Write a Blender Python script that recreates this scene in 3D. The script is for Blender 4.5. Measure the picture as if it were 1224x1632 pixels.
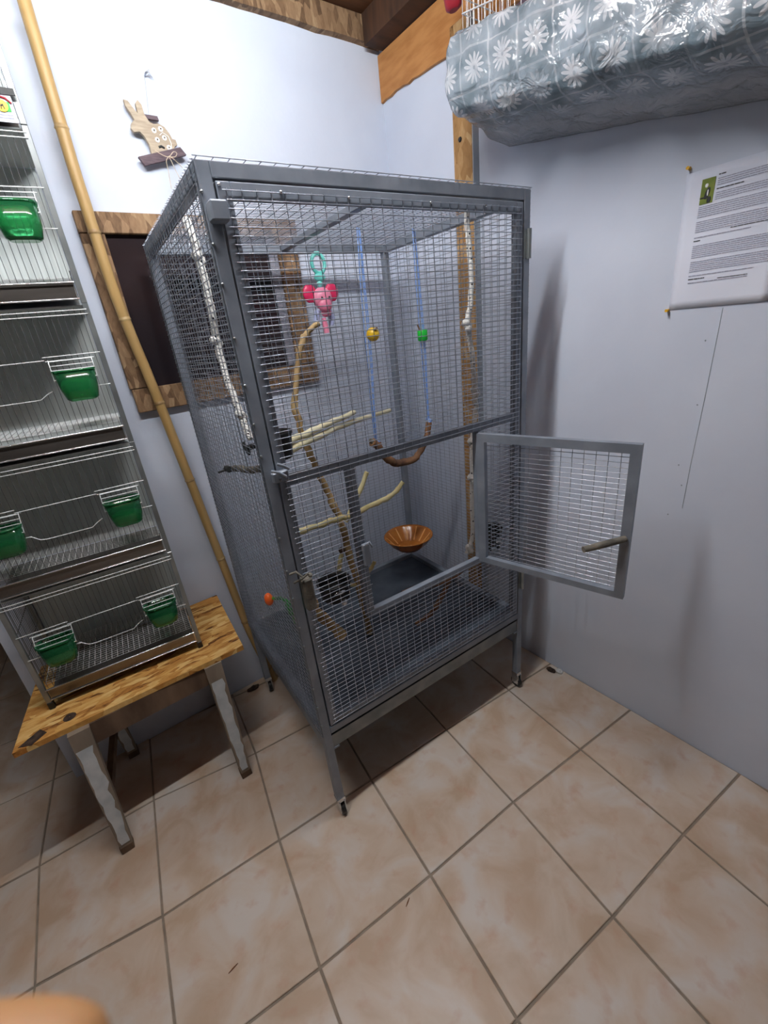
import bpy, math, random
from mathutils import Vector, Matrix, noise
random.seed(7)
for o in list(bpy.data.objects): bpy.data.objects.remove(o)
S = bpy.context.scene
COL = S.collection

# ------------------------------------------------------------------ camera, light, exposure
cam = bpy.data.cameras.new('camera'); camo = bpy.data.objects.new('camera', cam); COL.objects.link(camo)
CAM_LOC = Vector((-1.3873, -1.7028, 1.4451)); CAM_ROT = (1.1709, 0.1066, -0.6454)
camo.location = CAM_LOC; camo.rotation_euler = CAM_ROT
cam.sensor_fit = 'VERTICAL'; cam.sensor_height = 36; cam.sensor_width = 27
cam.lens = 688.43 / 1632 * 36; cam.clip_start = .01; cam.clip_end = 50
cam.dof.use_dof = True; cam.dof.focus_distance = 1.75; cam.dof.aperture_fstop = 9
S.camera = camo
S.view_settings.view_transform = 'Standard'; S.view_settings.look = 'None'; S.view_settings.gamma = 1
S.view_settings.use_curve_mapping = False
S.view_settings.exposure = 0.0
w = bpy.data.worlds.new('world'); S.world = w; w.use_nodes = True
w.node_tree.nodes['Background'].inputs[0].default_value = (.80, .88, 1, 1)
w.node_tree.nodes['Background'].inputs[1].default_value = .0
# the room's tube lamp hangs under the ceiling above the frame; its mesh is built with the setting
TUBE_A, TUBE_B, TUBE_R, TUBE_POWER = Vector((-1.75, -.95, 2.37)), Vector((-.56, -.95, 2.37)), .014, 215

# ------------------------------------------------------------------ helpers
def srgb(r, g, b):
    f = lambda c: (c/255/12.92 if c/255 <= .04045 else ((c/255+.055)/1.055)**2.4)
    return (f(r), f(g), f(b), 1)

class MB:
    """collects geometry for ONE mesh object"""
    def __init__(s): s.v = []; s.f = []; s.sm = []; s.uv = None
    def add(s, vs, fs, smooth=False):
        k = len(s.v); s.v += [tuple(p) for p in vs]
        for f in fs: s.f.append(tuple(i+k for i in f)); s.sm.append(smooth)
        return s
    def box(s, x0, x1, y0, y1, z0, z1, b=0.0):
        if x0 > x1: x0, x1 = x1, x0
        if y0 > y1: y0, y1 = y1, y0
        if z0 > z1: z0, z1 = z1, z0
        if b <= 0:
            vs = [(x, y, z) for z in (z0, z1) for y in (y0, y1) for x in (x0, x1)]
            return s.add(vs, [(0,2,3,1), (4,5,7,6), (0,1,5,4), (2,6,7,3), (0,4,6,2), (1,3,7,5)])
        # chamfered box: 24 verts
        b = min(b, (x1-x0)*.45, (y1-y0)*.45, (z1-z0)*.45)
        vs = []; idx = {}
        for i, x in enumerate((x0, x1)):
            for j, y in enumerate((y0, y1)):
                for k, z in enumerate((z0, z1)):
                    sx, sy, sz = (1-2*i), (1-2*j), (1-2*k)
                    idx[i,j,k] = len(vs)
                    vs += [(x, y+sy*b, z+sz*b), (x+sx*b, y, z+sz*b), (x+sx*b, y+sy*b, z)]
        q = lambda i, j, k, a: idx[i,j,k]+a
        fs = []
        for i in (0, 1):
            fs.append([q(i,0,0,0), q(i,1,0,0), q(i,1,1,0), q(i,0,1,0)])
            fs.append([q(0,i,0,1), q(1,i,0,1), q(1,i,1,1), q(0,i,1,1)])
            fs.append([q(0,0,i,2), q(1,0,i,2), q(1,1,i,2), q(0,1,i,2)])
            for j in (0, 1):
                fs.append([q(i,j,0,0), q(i,j,1,0), q(i,j,1,1), q(i,j,0,1)])
                fs.append([q(i,0,j,0), q(i,1,j,0), q(i,1,j,2), q(i,0,j,2)])
                fs.append([q(0,i,j,1), q(1,i,j,1), q(1,i,j,2), q(0,i,j,2)])
                for k in (0, 1): fs.append([q(i,j,k,0), q(i,j,k,1), q(i,j,k,2)])
        c = Vector(((x0+x1)/2, (y0+y1)/2, (z0+z1)/2)); out = []
        for f in fs:
            P = [Vector(vs[i]) for i in f]; n = (P[1]-P[0]).cross(P[2]-P[0]); m = sum(P, Vector())/len(P)
            out.append(f if n.dot(m-c) > 0 else f[::-1])
        return s.add(vs, out)
    def bar(s, a, b, wx, wy, up=(0,0,1), b0=None):
        """rectangular bar from a to b"""
        a, b = Vector(a), Vector(b); d = (b-a).normalized(); u = Vector(up)
        if abs(d.dot(u)) > .98: u = Vector((0,1,0))
        x = d.cross(u).normalized()*wx/2; y = x.cross(d).normalized()*wy/2
        vs = [a-x-y, a+x-y, a+x+y, a-x+y, b-x-y, b+x-y, b+x+y, b-x+y]
        return s.add(vs, [(3,2,1,0), (4,5,6,7), (0,1,5,4), (1,2,6,5), (2,3,7,6), (3,0,4,7)])
    def wire(s, a, b, r=.001):
        """thin four-sided wire, open ended"""
        a, b = Vector(a), Vector(b); d = (b-a).normalized(); u = Vector((0,0,1))
        if abs(d.z) > .9: u = Vector((0,1,0))
        x = d.cross(u).normalized()*r; y = x.cross(d).normalized()*r
        vs = [a-x, a-y, a+x, a+y, b-x, b-y, b+x, b+y]
        return s.add(vs, [(0,1,5,4), (1,2,6,5), (2,3,7,6), (3,0,4,7)], True)
    def tube(s, pts, rad, n=8, caps=True):
        pts = [Vector(p) for p in pts]
        if not hasattr(rad, '__len__'): rad = [rad]*len(pts)
        d0 = (pts[1]-pts[0]).normalized(); u = Vector((0,0,1)) if abs(d0.z) < .9 else Vector((1,0,0))
        x = d0.cross(u).normalized(); vs = []
        for i, p in enumerate(pts):
            d = (pts[min(i+1, len(pts)-1)]-pts[max(i-1, 0)]).normalized()
            x = (x-d*x.dot(d)).normalized(); y = d.cross(x)
            for k in range(n):
                a = 2*math.pi*k/n; vs.append(p+(x*math.cos(a)+y*math.sin(a))*rad[i])
        fs = [(i*n+k, i*n+(k+1)%n, (i+1)*n+(k+1)%n, (i+1)*n+k) for i in range(len(pts)-1) for k in range(n)]
        s.add(vs, fs, True)
        if caps:
            m = len(pts)-1
            s.add([vs[k] for k in range(n)], [tuple(range(n))[::-1]]); s.add([vs[m*n+k] for k in range(n)], [tuple(range(n))])
        return s
    def loft(s, rings, close0=True, close1=True, smooth=True):
        n = len(rings[0]); vs = [p for r in rings for p in r]
        fs = [(i*n+k, i*n+(k+1)%n, (i+1)*n+(k+1)%n, (i+1)*n+k) for i in range(len(rings)-1) for k in range(n)]
        s.add(vs, fs, smooth)
        if close0: s.add(rings[0], [tuple(range(n))[::-1]])
        if close1: s.add(rings[-1], [tuple(range(n))])
        return s
    def lathe(s, c, prof, n=24, smooth=True, close0=True, close1=False):
        c = Vector(c)
        rings = [[c+Vector((r*math.cos(2*math.pi*k/n), r*math.sin(2*math.pi*k/n), z)) for k in range(n)] for r, z in prof]
        return s.loft(rings, close0, close1, smooth)
    def ell(s, c, r, n=14, m=9, rot=None):
        c = Vector(c); rings = []
        M = rot or Matrix.Identity(3)
        for j in range(1, m):
            t = math.pi*j/m
            rings.append([c+M@Vector((r[0]*math.sin(t)*math.cos(2*math.pi*k/n), r[1]*math.sin(t)*math.sin(2*math.pi*k/n), -r[2]*math.cos(t))) for k in range(n)])
        return s.loft(rings)
    def prism(s, poly, axis, a, b):
        """polygon (pairs) extruded between a and b along axis; pair axes follow in cyclic xyz order"""
        def P(q, t):
            if axis == 'x': return (t, q[0], q[1])
            if axis == 'y': return (q[0], t, q[1])
            return (q[0], q[1], t)
        n = len(poly); vs = [P(q, a) for q in poly]+[P(q, b) for q in poly]
        return s.add(vs, [tuple(range(n)), tuple(range(n, 2*n))[::-1]]+[(k, k+n, (k+1)%n+n, (k+1)%n) for k in range(n)])
    def build(s, name, mat, parent=None, inv=None):
        me = bpy.data.meshes.new(name)
        vs = s.v if inv is None else [tuple(inv @ Vector(p)) for p in s.v]
        me.from_pydata(vs, [], s.f); me.polygons.foreach_set('use_smooth', s.sm)
        if s.uv:
            l = me.uv_layers.new(name='UVMap')
            for lp in me.loops: l.data[lp.index].uv = s.uv[lp.vertex_index]
        me.update(); me.validate()
        if mat: me.materials.append(mat)
        o = bpy.data.objects.new(name, me); COL.objects.link(o)
        if parent: o.parent = parent
        return o

def empty(name, loc, rz=0):
    o = bpy.data.objects.new(name, None); COL.objects.link(o); o.location = loc; o.rotation_euler = (0, 0, rz)
    o.empty_display_size = .05
    return o
def inv_of(root): return (Matrix.Translation(root.location) @ Matrix.Rotation(root.rotation_euler.z, 4, 'Z')).inverted()
def tag(o, label=None, cat=None, group=None, kind=None):
    if label: o['label'] = label
    if cat: o['category'] = cat
    if group: o['group'] = group
    if kind: o['kind'] = kind
    return o
def copy_tree(o, parent=None):
    c = o.copy(); COL.objects.link(c); c.parent = parent
    for ch in list(o.children):
        copy_tree(ch, c)
    return c

# ------------------------------------------------------------------ materials
def new_mat(name):
    m = bpy.data.materials.new(name); m.use_nodes = True
    nt = m.node_tree; b = nt.nodes['Principled BSDF']
    return m, nt, b
def N(nt, t, **kw):
    n = nt.nodes.new(t)
    for k, v in kw.items(): setattr(n, k, v)
    return n
def ramp(nt, stops):
    r = N(nt, 'ShaderNodeValToRGB'); e = r.color_ramp.elements
    while len(e) < len(stops): e.new(.5)
    for i, (p, c) in enumerate(stops): e[i].position = p; e[i].color = c
    return r
def noisy(name, c0, c1, scale=6, detail=4, rough=.6, metal=0, bump=0, bscale=None, stretch=None, spec=.5, trans=0, alpha=1, r0=.35, r1=.65, distort=0):
    m, nt, b = new_mat(name); L = nt.links
    tc = N(nt, 'ShaderNodeTexCoord'); mp = N(nt, 'ShaderNodeMapping')
    if stretch: mp.inputs['Scale'].default_value = stretch
    L.new(tc.outputs['Object'], mp.inputs['Vector'])
    n = N(nt, 'ShaderNodeTexNoise'); n.inputs['Scale'].default_value = scale; n.inputs['Detail'].default_value = detail
    n.inputs['Distortion'].default_value = distort
    L.new(mp.outputs[0], n.inputs['Vector'])
    r = ramp(nt, [(r0, c0), (r1, c1)]); L.new(n.outputs['Fac'], r.inputs[0]); L.new(r.outputs[0], b.inputs['Base Color'])
    b.inputs['Roughness'].default_value = rough; b.inputs['Metallic'].default_value = metal
    b.inputs['Specular IOR Level'].default_value = spec
    b.inputs['Transmission Weight'].default_value = trans; b.inputs['Alpha'].default_value = alpha
    if bump:
        n2 = N(nt, 'ShaderNodeTexNoise'); n2.inputs['Scale'].default_value = bscale or scale*6; n2.inputs['Detail'].default_value = 3
        L.new(mp.outputs[0], n2.inputs['Vector'])
        bp = N(nt, 'ShaderNodeBump'); bp.inputs['Strength'].default_value = bump; bp.inputs['Distance'].default_value = .004
        L.new(n2.outputs['Fac'], bp.inputs['Height']); L.new(bp.outputs[0], b.inputs['Normal'])
    return m
def osb(name, stops, scale=20, rot=0.0, stretch=(1, 4, 1)):
    """strand board: stretched cells in several wood tones, with a fine grain"""
    m, nt, b = new_mat(name); L = nt.links
    tc = N(nt, 'ShaderNodeTexCoord'); mp = N(nt, 'ShaderNodeMapping')
    mp.inputs['Rotation'].default_value = (rot, rot*.5, rot); mp.inputs['Scale'].default_value = stretch
    nz = N(nt, 'ShaderNodeTexNoise'); nz.inputs['Scale'].default_value = 7; nz.inputs['Detail'].default_value = 2
    L.new(tc.outputs['Object'], nz.inputs['Vector'])
    mx = N(nt, 'ShaderNodeMix', data_type='VECTOR'); mx.inputs['Factor'].default_value = .035
    L.new(tc.outputs['Object'], mx.inputs['A']); L.new(nz.outputs['Color'], mx.inputs['B'])
    L.new(mx.outputs['Result'], mp.inputs['Vector'])
    v = N(nt, 'ShaderNodeTexVoronoi'); v.inputs['Scale'].default_value = scale; L.new(mp.outputs[0], v.inputs['Vector'])
    sep = N(nt, 'ShaderNodeSeparateColor'); L.new(v.outputs['Color'], sep.inputs[0])
    g = N(nt, 'ShaderNodeTexNoise'); g.inputs['Scale'].default_value = scale*2.5; g.inputs['Detail'].default_value = 4; L.new(mp.outputs[0], g.inputs['Vector'])
    ad = N(nt, 'ShaderNodeMath', operation='MULTIPLY_ADD'); ad.inputs[1].default_value = .55; 
    L.new(sep.outputs[0], ad.inputs[0]); 
    gm = N(nt, 'ShaderNodeMath', operation='MULTIPLY'); gm.inputs[1].default_value = .45; L.new(g.outputs['Fac'], gm.inputs[0]); L.new(gm.outputs[0], ad.inputs[2])
    r = ramp(nt, stops); L.new(ad.outputs[0], r.inputs[0]); L.new(r.outputs[0], b.inputs['Base Color'])
    b.inputs['Roughness'].default_value = .7; b.inputs['Specular IOR Level'].default_value = .25
    bp = N(nt, 'ShaderNodeBump'); bp.inputs['Strength'].default_value = .35; bp.inputs['Distance'].default_value = .003
    L.new(ad.outputs[0], bp.inputs['Height']); L.new(bp.outputs[0], b.inputs['Normal'])
    return m

M = {}
M['wall'] = noisy('white_plaster', srgb(204, 211, 226), srgb(212, 219, 233), 3, 5, .75, bump=.10, bscale=70, spec=.25)
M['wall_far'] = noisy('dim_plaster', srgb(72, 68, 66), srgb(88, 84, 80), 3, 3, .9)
M['grout'] = noisy('grout', srgb(132, 118, 104), srgb(154, 140, 124), 25, 4, .9)
M['tile'] = noisy('glazed_tile', srgb(196, 178, 158), srgb(214, 200, 186), 7, 6, .42, bump=.05, bscale=30, spec=.35, r0=.33, r1=.62)
# warm blotches on the tiles
def tile_mat():
    m, nt, b = new_mat('mottled_tile'); L = nt.links
    tc = N(nt, 'ShaderNodeTexCoord')
    n1 = N(nt, 'ShaderNodeTexNoise'); n1.inputs['Scale'].default_value = 7.5; n1.inputs['Detail'].default_value = 5; n1.inputs['Distortion'].default_value = .6
    n2 = N(nt, 'ShaderNodeTexNoise'); n2.inputs['Scale'].default_value = 19; n2.inputs['Detail'].default_value = 6
    n3 = N(nt, 'ShaderNodeTexNoise'); n3.inputs['Scale'].default_value = 160; n3.inputs['Detail'].default_value = 2
    for n in (n1, n2, n3): L.new(tc.outputs['Object'], n.inputs['Vector'])
    r1 = ramp(nt, [(.34, srgb(190, 165, 141)), (.5, srgb(203, 184, 165)), (.66, srgb(208, 198, 188))]); L.new(n1.outputs['Fac'], r1.inputs[0])
    r2 = ramp(nt, [(.56, (0, 0, 0, 1)), (.74, (1, 1, 1, 1))]); L.new(n2.outputs['Fac'], r2.inputs[0])
    mx = N(nt, 'ShaderNodeMix', data_type='RGBA'); mx.inputs['B'].default_value = srgb(190, 148, 122)
    ml = N(nt, 'ShaderNodeMath', operation='MULTIPLY'); ml.inputs[1].default_value = .55
    L.new(r2.outputs[0], ml.inputs[0]); L.new(ml.outputs[0], mx.inputs['Factor']); L.new(r1.outputs[0], mx.inputs['A'])
    L.new(mx.outputs['Result'], b.inputs['Base Color'])
    b.inputs['Roughness'].default_value = .38; b.inputs['Specular IOR Level'].default_value = .35
    bp = N(nt, 'ShaderNodeBump'); bp.inputs['Strength'].default_value = .06; bp.inputs['Distance'].default_value = .002
    L.new(n2.outputs['Fac'], bp.inputs['Height']); L.new(bp.outputs[0], b.inputs['Normal'])
    return m
M['tile'] = tile_mat()
M['osb'] = osb('strand_board', [(.20, srgb(92, 54, 24)), (.30, srgb(182, 124, 60)), (.55, srgb(210, 160, 88)), (.8, srgb(230, 194, 128))])
M['osb_post'] = osb('strand_board_post', [(.14, srgb(96, 66, 40)), (.22, srgb(160, 120, 74)), (.6, srgb(182, 142, 94)), (.85, srgb(204, 172, 124))], 22, .5, (2, 2, 1))
M['osb_dull'] = osb('strand_board_dull', [(.12, srgb(78, 58, 42)), (.4, srgb(128, 100, 74)), (.65, srgb(150, 120, 90)), (.9, srgb(178, 150, 116))], 20, .2, (3, 1, 1))
M['plywood'] = noisy('orange_plywood', srgb(176, 118, 66), srgb(196, 138, 82), 5, 5, .6, stretch=(1, 2, 9), spec=.3)
M['ceil'] = noisy('brown_ceiling_board', srgb(88, 54, 30), srgb(120, 74, 40), 5, 4, .6, stretch=(1, 8, 1))
M['beam'] = noisy('dark_beam', srgb(58, 38, 26), srgb(84, 54, 34), 5, 4, .7, stretch=(1, 6, 1))
M['grey_edge'] = noisy('grey_painted_edge', srgb(140, 148, 156), srgb(160, 166, 172), 8, 3, .6)
M['wall_hall'] = noisy('dark_brown_hall', srgb(70, 52, 44), srgb(88, 66, 54), 3, 3, .9)
M['tube'], _nt, _b = new_mat('lit_tube'); _b.inputs['Emission Color'].default_value = (.92, .965, 1, 1)
_b.inputs['Emission Strength'].default_value = TUBE_POWER; _b.inputs['Base Color'].default_value = (.9, .9, .9, 1)
M['glass'] = noisy('night_window_glass', srgb(30, 28, 34), srgb(48, 36, 36), 3, 2, .16, spec=.5)
M['win_grey'] = noisy('grey_window_frame', srgb(128, 128, 140), srgb(146, 146, 156), 9, 3, .5)
M['frame'] = noisy('grey_painted_steel', srgb(124, 131, 142), srgb(143, 150, 161), 14, 5, .42, .2, bump=.08, bscale=60)
M['galv'] = noisy('galvanised_wire', srgb(160, 166, 178), srgb(186, 192, 204), 30, 3, .28, .75)
M['tray'] = noisy('galvanised_tray', srgb(112, 118, 122), srgb(146, 150, 152), 10, 5, .42, .6)
M['sheet'] = noisy('dull_blue_grey_sheet', srgb(66, 74, 84), srgb(88, 96, 106), 9, 5, .55, .25)
M['chrome'] = noisy('bright_metal', srgb(206, 208, 212), srgb(226, 228, 232), 20, 2, .2, .9)
M['black'] = noisy('black_plastic', srgb(20, 20, 21), srgb(32, 31, 31), 20, 3, .42)
M['bamboo'] = noisy('bamboo_cane', srgb(172, 138, 84), srgb(196, 164, 112), 4, 5, .42, stretch=(6, 6, .8), spec=.4)
M['bamboo_node'] = noisy('bamboo_node', srgb(196, 168, 118), srgb(140, 106, 66), 30, 3, .5)
M['white_wire'] = noisy('white_coated_wire', srgb(214, 216, 216), srgb(232, 234, 234), 20, 2, .3, .2)
M['dark_wire'] = noisy('dull_wire', srgb(72, 75, 75), srgb(92, 95, 95), 30, 2, .5, .2)
M['backp'] = noisy('grey_back_panel', srgb(196, 202, 200), srgb(212, 218, 216), 5, 4, .5, .0, stretch=(18, 1, .6))
M['steel_tray'] = noisy('steel_drawer', srgb(120, 112, 106), srgb(158, 152, 146), 4, 4, .26, .85, stretch=(.6, 1, 6))
M['post_tube'] = noisy('zinc_post', srgb(138, 142, 142), srgb(164, 168, 168), 12, 3, .32, .7)
M['green'] = noisy('green_translucent_plastic', srgb(70, 178, 116), srgb(86, 196, 132), 12, 2, .10, trans=.88)
M['greenlid'] = M['green']
M['sign_wood'] = noisy('pale_sign_wood', srgb(162, 146, 126), srgb(184, 168, 146), 30, 4, .7, stretch=(1, 1, 5))
M['sign_dark'] = noisy('dark_sign_wood', srgb(84, 68, 76), srgb(108, 90, 96), 30, 4, .7, stretch=(1, 1, 8))
M['string'] = noisy('jute_string', srgb(196, 176, 150), srgb(222, 206, 184), 60, 2, .9)
M['white'] = noisy('white_paint', srgb(236, 234, 230), srgb(246, 245, 242), 20, 2, .6)
M['paper'] = noisy('printer_paper', srgb(222, 226, 240), srgb(230, 233, 245), 5, 2, .8, spec=.2)
M['pin'] = noisy('yellow_pin', srgb(216, 160, 20), srgb(236, 184, 40), 40, 2, .35)
M['photo_green'] = noisy('photo_green', srgb(96, 116, 20), srgb(130, 142, 50), 30, 2, .6)
M['ink'] = noisy('black_ink', srgb(28, 30, 30), srgb(44, 46, 46), 50, 2, .6)
M['ink_grey'] = noisy('grey_ink', srgb(146, 146, 164), srgb(166, 166, 184), 220, 3, .8, stretch=(1, 1.0, .1))
M['pink'] = noisy('pink_plastic', srgb(232, 130, 160), srgb(242, 152, 180), 15, 2, .35)
M['red_pink'] = noisy('raspberry_plastic', srgb(214, 36, 88), srgb(230, 56, 104), 15, 2, .35)
M['turq'] = noisy('turquoise_plastic', srgb(96, 214, 202), srgb(136, 230, 220), 15, 2, .3)
M['lilac'] = noisy('pale_lilac_plastic', srgb(176, 184, 226), srgb(196, 202, 236), 15, 2, .35)
M['blue_cord'] = noisy('blue_cord', srgb(120, 160, 230), srgb(156, 188, 240), 90, 2, .6)
M['yellow'] = noisy('yellow_wooden_ball', srgb(226, 176, 20), srgb(240, 200, 50), 12, 3, .35)
M['bright_green'] = noisy('green_wooden_block', srgb(20, 186, 50), srgb(40, 206, 70), 12, 3, .35)
M['bark'] = noisy('red_brown_bark', srgb(86, 60, 46), srgb(150, 110, 78), 22, 5, .8, bump=.5, bscale=60)
M['stick'] = noisy('tan_branch', srgb(150, 122, 84), srgb(192, 164, 116), 16, 5, .75, bump=.4, bscale=50)
M['stick_pale'] = noisy('peeled_yellow_branch', srgb(184, 170, 116), srgb(220, 208, 160), 14, 4, .65, bump=.3, bscale=40)
M['perch_pale'] = noisy('cream_peeled_perch', srgb(214, 204, 164), srgb(236, 230, 204), 10, 4, .6)
M['perch_dark'] = noisy('weathered_perch', srgb(88, 84, 76), srgb(128, 122, 110), 26, 5, .8, bump=.4)
M['debris'] = noisy('dark_crumb', srgb(44, 32, 26), srgb(78, 60, 48), 60, 3, .9)
M['chip'] = noisy('white_plaster_chip', srgb(206, 204, 200), srgb(226, 224, 220), 40, 3, .9)
M['straw'] = noisy('brown_straw', srgb(120, 76, 42), srgb(150, 98, 58), 60, 3, .8)
M['orange'] = noisy('orange_plastic', srgb(240, 92, 30), srgb(250, 112, 46), 20, 2, .35)
M['leafgreen'] = noisy('green_plastic_leaf', srgb(40, 150, 60), srgb(80, 180, 80), 20, 2, .4)
M['red_cloth'] = noisy('dark_red_cloth', srgb(134, 16, 34), srgb(170, 30, 46), 14, 3, .55)
M['dark_fill'] = noisy('dark_cloth', srgb(62, 52, 66), srgb(98, 80, 92), 12, 3, .9)
M['door_dark'] = noisy('dark_brown_door', srgb(44, 28, 24), srgb(60, 38, 30), 4, 4, .6, stretch=(8, 1, 1))
M['skin'] = noisy('skin', srgb(150, 108, 68), srgb(166, 122, 80), 9, 3, .6)
M['skin'].node_tree.nodes['Principled BSDF'].inputs['Subsurface Weight'].default_value = .15
def amber():
    m, nt, b = new_mat('amber_plastic'); L = nt.links
    tc = N(nt, 'ShaderNodeTexCoord'); n = N(nt, 'ShaderNodeTexNoise'); n.inputs['Scale'].default_value = 20; L.new(tc.outputs['Object'], n.inputs['Vector'])
    r = ramp(nt, [(.3, srgb(190, 112, 40)), (.7, srgb(216, 140, 62))]); L.new(n.outputs['Fac'], r.inputs[0]); L.new(r.outputs[0], b.inputs['Base Color'])
    b.inputs['Roughness'].default_value = .2; b.inputs['Transmission Weight'].default_value = .35
    return m
M['amber'] = amber()
M['amber_light'] = noisy('pale_amber_rib', srgb(232, 168, 92), srgb(242, 186, 118), 20, 2, .25)
def rope_mat():
    m, nt, b = new_mat('white_rope_with_black_flecks'); L = nt.links
    tc = N(nt, 'ShaderNodeTexCoord'); v = N(nt, 'ShaderNodeTexVoronoi'); v.inputs['Scale'].default_value = 70
    L.new(tc.outputs['Object'], v.inputs['Vector'])
    r = ramp(nt, [(.17, srgb(34, 34, 40)), (.22, srgb(236, 234, 228))]); L.new(v.outputs['Distance'], r.inputs[0]); L.new(r.outputs[0], b.inputs['Base Color'])
    b.inputs['Roughness'].default_value = .85
    wv = N(nt, 'ShaderNodeTexWave'); wv.inputs['Scale'].default_value = 60; wv.bands_direction = 'DIAGONAL'; L.new(tc.outputs['Object'], wv.inputs['Vector'])
    bp = N(nt, 'ShaderNodeBump'); bp.inputs['Strength'].default_value = .4; bp.inputs['Distance'].default_value = .003
    L.new(wv.outputs['Fac'], bp.inputs['Height']); L.new(bp.outputs[0], b.inputs['Normal'])
    return m
M['rope'] = rope_mat()
def peeling():
    m, nt, b = new_mat('peeling_white_paint'); L = nt.links
    tc = N(nt, 'ShaderNodeTexCoord'); mp = N(nt, 'ShaderNodeMapping'); mp.inputs['Scale'].default_value = (1, 1, .35)
    L.new(tc.outputs['Object'], mp.inputs['Vector'])
    n = N(nt, 'ShaderNodeTexNoise'); n.inputs['Scale'].default_value = 26; n.inputs['Detail'].default_value = 4; L.new(mp.outputs[0], n.inputs['Vector'])
    r = ramp(nt, [(.36, srgb(104, 86, 70)), (.40, srgb(206, 212, 214))]); L.new(n.outputs['Fac'], r.inputs[0]); L.new(r.outputs[0], b.inputs['Base Color'])
    b.inputs['Roughness'].default_value = .7
    return m
M['peel'] = peeling()
M['paint_leg'] = noisy('old_white_paint', srgb(186, 194, 198), srgb(212, 216, 218), 20, 4, .6)
M['old_wood'] = noisy('old_brown_wood', srgb(84, 64, 50), srgb(122, 98, 78), 14, 4, .8, stretch=(1, 1, .3))
M['old_wood_pale'] = noisy('old_pale_wood', srgb(126, 112, 98), srgb(152, 138, 122), 14, 4, .8, stretch=(1, 1, .3))
def film_mat():
    """clear bluish film printed with white daisies in a square lattice (UV in metres)"""
    m, nt, b = new_mat('daisy_print_film'); L = nt.links
    uv = N(nt, 'ShaderNodeUVMap'); mp = N(nt, 'ShaderNodeMapping'); mp.inputs['Scale'].default_value = (11.0, 11.0, 1); mp.inputs['Rotation'].default_value = (0, 0, .10)
    L.new(uv.outputs[0], mp.inputs['Vector'])
    fr = N(nt, 'ShaderNodeVectorMath', operation='FRACTION'); L.new(mp.outputs[0], fr.inputs[0])
    sb = N(nt, 'ShaderNodeVectorMath', operation='SUBTRACT'); sb.inputs[1].default_value = (.5, .5, 0); L.new(fr.outputs[0], sb.inputs[0])
    sx = N(nt, 'ShaderNodeSeparateXYZ'); L.new(sb.outputs[0], sx.inputs[0])
    def mth(op, a, c=None, v=None):
        n = N(nt, 'ShaderNodeMath', operation=op)
        L.new(a, n.inputs[0])
        if c is not None: L.new(c, n.inputs[1])
        elif v is not None: n.inputs[1].default_value = v
        return n.outputs[0]
    x, y = sx.outputs['X'], sx.outputs['Y']
    ax, ay = mth('ABSOLUTE', x), mth('ABSOLUTE', y)
    line = mth('GREATER_THAN', mth('MAXIMUM', ax, ay), v=.474)
    r = mth('SQRT', mth('ADD', mth('MULTIPLY', x, x), mth('MULTIPLY', y, y)))
    th = mth('ARCTAN2', y, x)
    pet = mth('ABSOLUTE', mth('COSINE', mth('MULTIPLY', th, v=6.5)))
    lim = mth('ADD', mth('MULTIPLY', pet, v=.24), v=.13)
    fl = mth('LESS_THAN', r, lim)
    eye = mth('LESS_THAN', r, v=.045)
    fl = mth('SUBTRACT', fl, mth('MULTIPLY', eye, v=.5))
    mask = mth('MINIMUM', mth('ADD', mth('MULTIPLY', line, v=.55), fl), v=1.0)
    nz = N(nt, 'ShaderNodeTexNoise'); nz.inputs['Scale'].default_value = 14; L.new(uv.outputs[0], nz.inputs['Vector'])
    # the print stops where the film folds under, and fades in patches
    su = N(nt, 'ShaderNodeSeparateXYZ'); L.new(uv.outputs[0], su.inputs[0])
    edge = N(nt, 'ShaderNodeMapRange'); edge.inputs['From Min'].default_value = .235; edge.inputs['From Max'].default_value = .285
    edge.inputs['To Min'].default_value = .62; edge.inputs['To Max'].default_value = .04; L.new(su.outputs['Y'], edge.inputs['Value'])
    wn = N(nt, 'ShaderNodeTexNoise'); wn.inputs['Scale'].default_value = 9; wn.inputs['Detail'].default_value = 4; L.new(uv.outputs[0], wn.inputs['Vector'])
    wr = N(nt, 'ShaderNodeMapRange'); wr.inputs['From Min'].default_value = .38; wr.inputs['From Max'].default_value = .58; wr.inputs['To Min'].default_value = .25; L.new(wn.outputs['Fac'], wr.inputs['Value'])
    mask = mth('MULTIPLY', mth('MULTIPLY', mask, edge.outputs[0]), wr.outputs[0])
    base = ramp(nt, [(.35, srgb(116, 132, 142)), (.68, srgb(166, 178, 188))]); L.new(nz.outputs['Fac'], base.inputs[0])  # paler patches paint a whitish reflective haze into the film colour
    mx = N(nt, 'ShaderNodeMix', data_type='RGBA'); mx.inputs['B'].default_value = srgb(232, 232, 236)
    und = N(nt, 'ShaderNodeMapRange'); und.inputs['From Min'].default_value = .235; und.inputs['From Max'].default_value = .32; L.new(su.outputs['Y'], und.inputs['Value'])
    ub = N(nt, 'ShaderNodeMix', data_type='RGBA'); ub.inputs['B'].default_value = srgb(176, 179, 184)
    L.new(und.outputs[0], ub.inputs['Factor']); L.new(base.outputs[0], ub.inputs['A'])
    L.new(mask, mx.inputs['Factor']); L.new(ub.outputs['Result'], mx.inputs['A']); L.new(mx.outputs['Result'], b.inputs['Base Color'])
    al = mth('ADD', mth('MULTIPLY', mask, v=.22), v=.74); L.new(al, b.inputs['Alpha'])
    b.inputs['Roughness'].default_value = .14; b.inputs['Specular IOR Level'].default_value = .8
    cr = N(nt, 'ShaderNodeTexNoise'); cr.inputs['Scale'].default_value = 22; cr.inputs['Detail'].default_value = 3; cr.inputs['Distortion'].default_value = 1.5
    L.new(uv.outputs[0], cr.inputs['Vector'])
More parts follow.
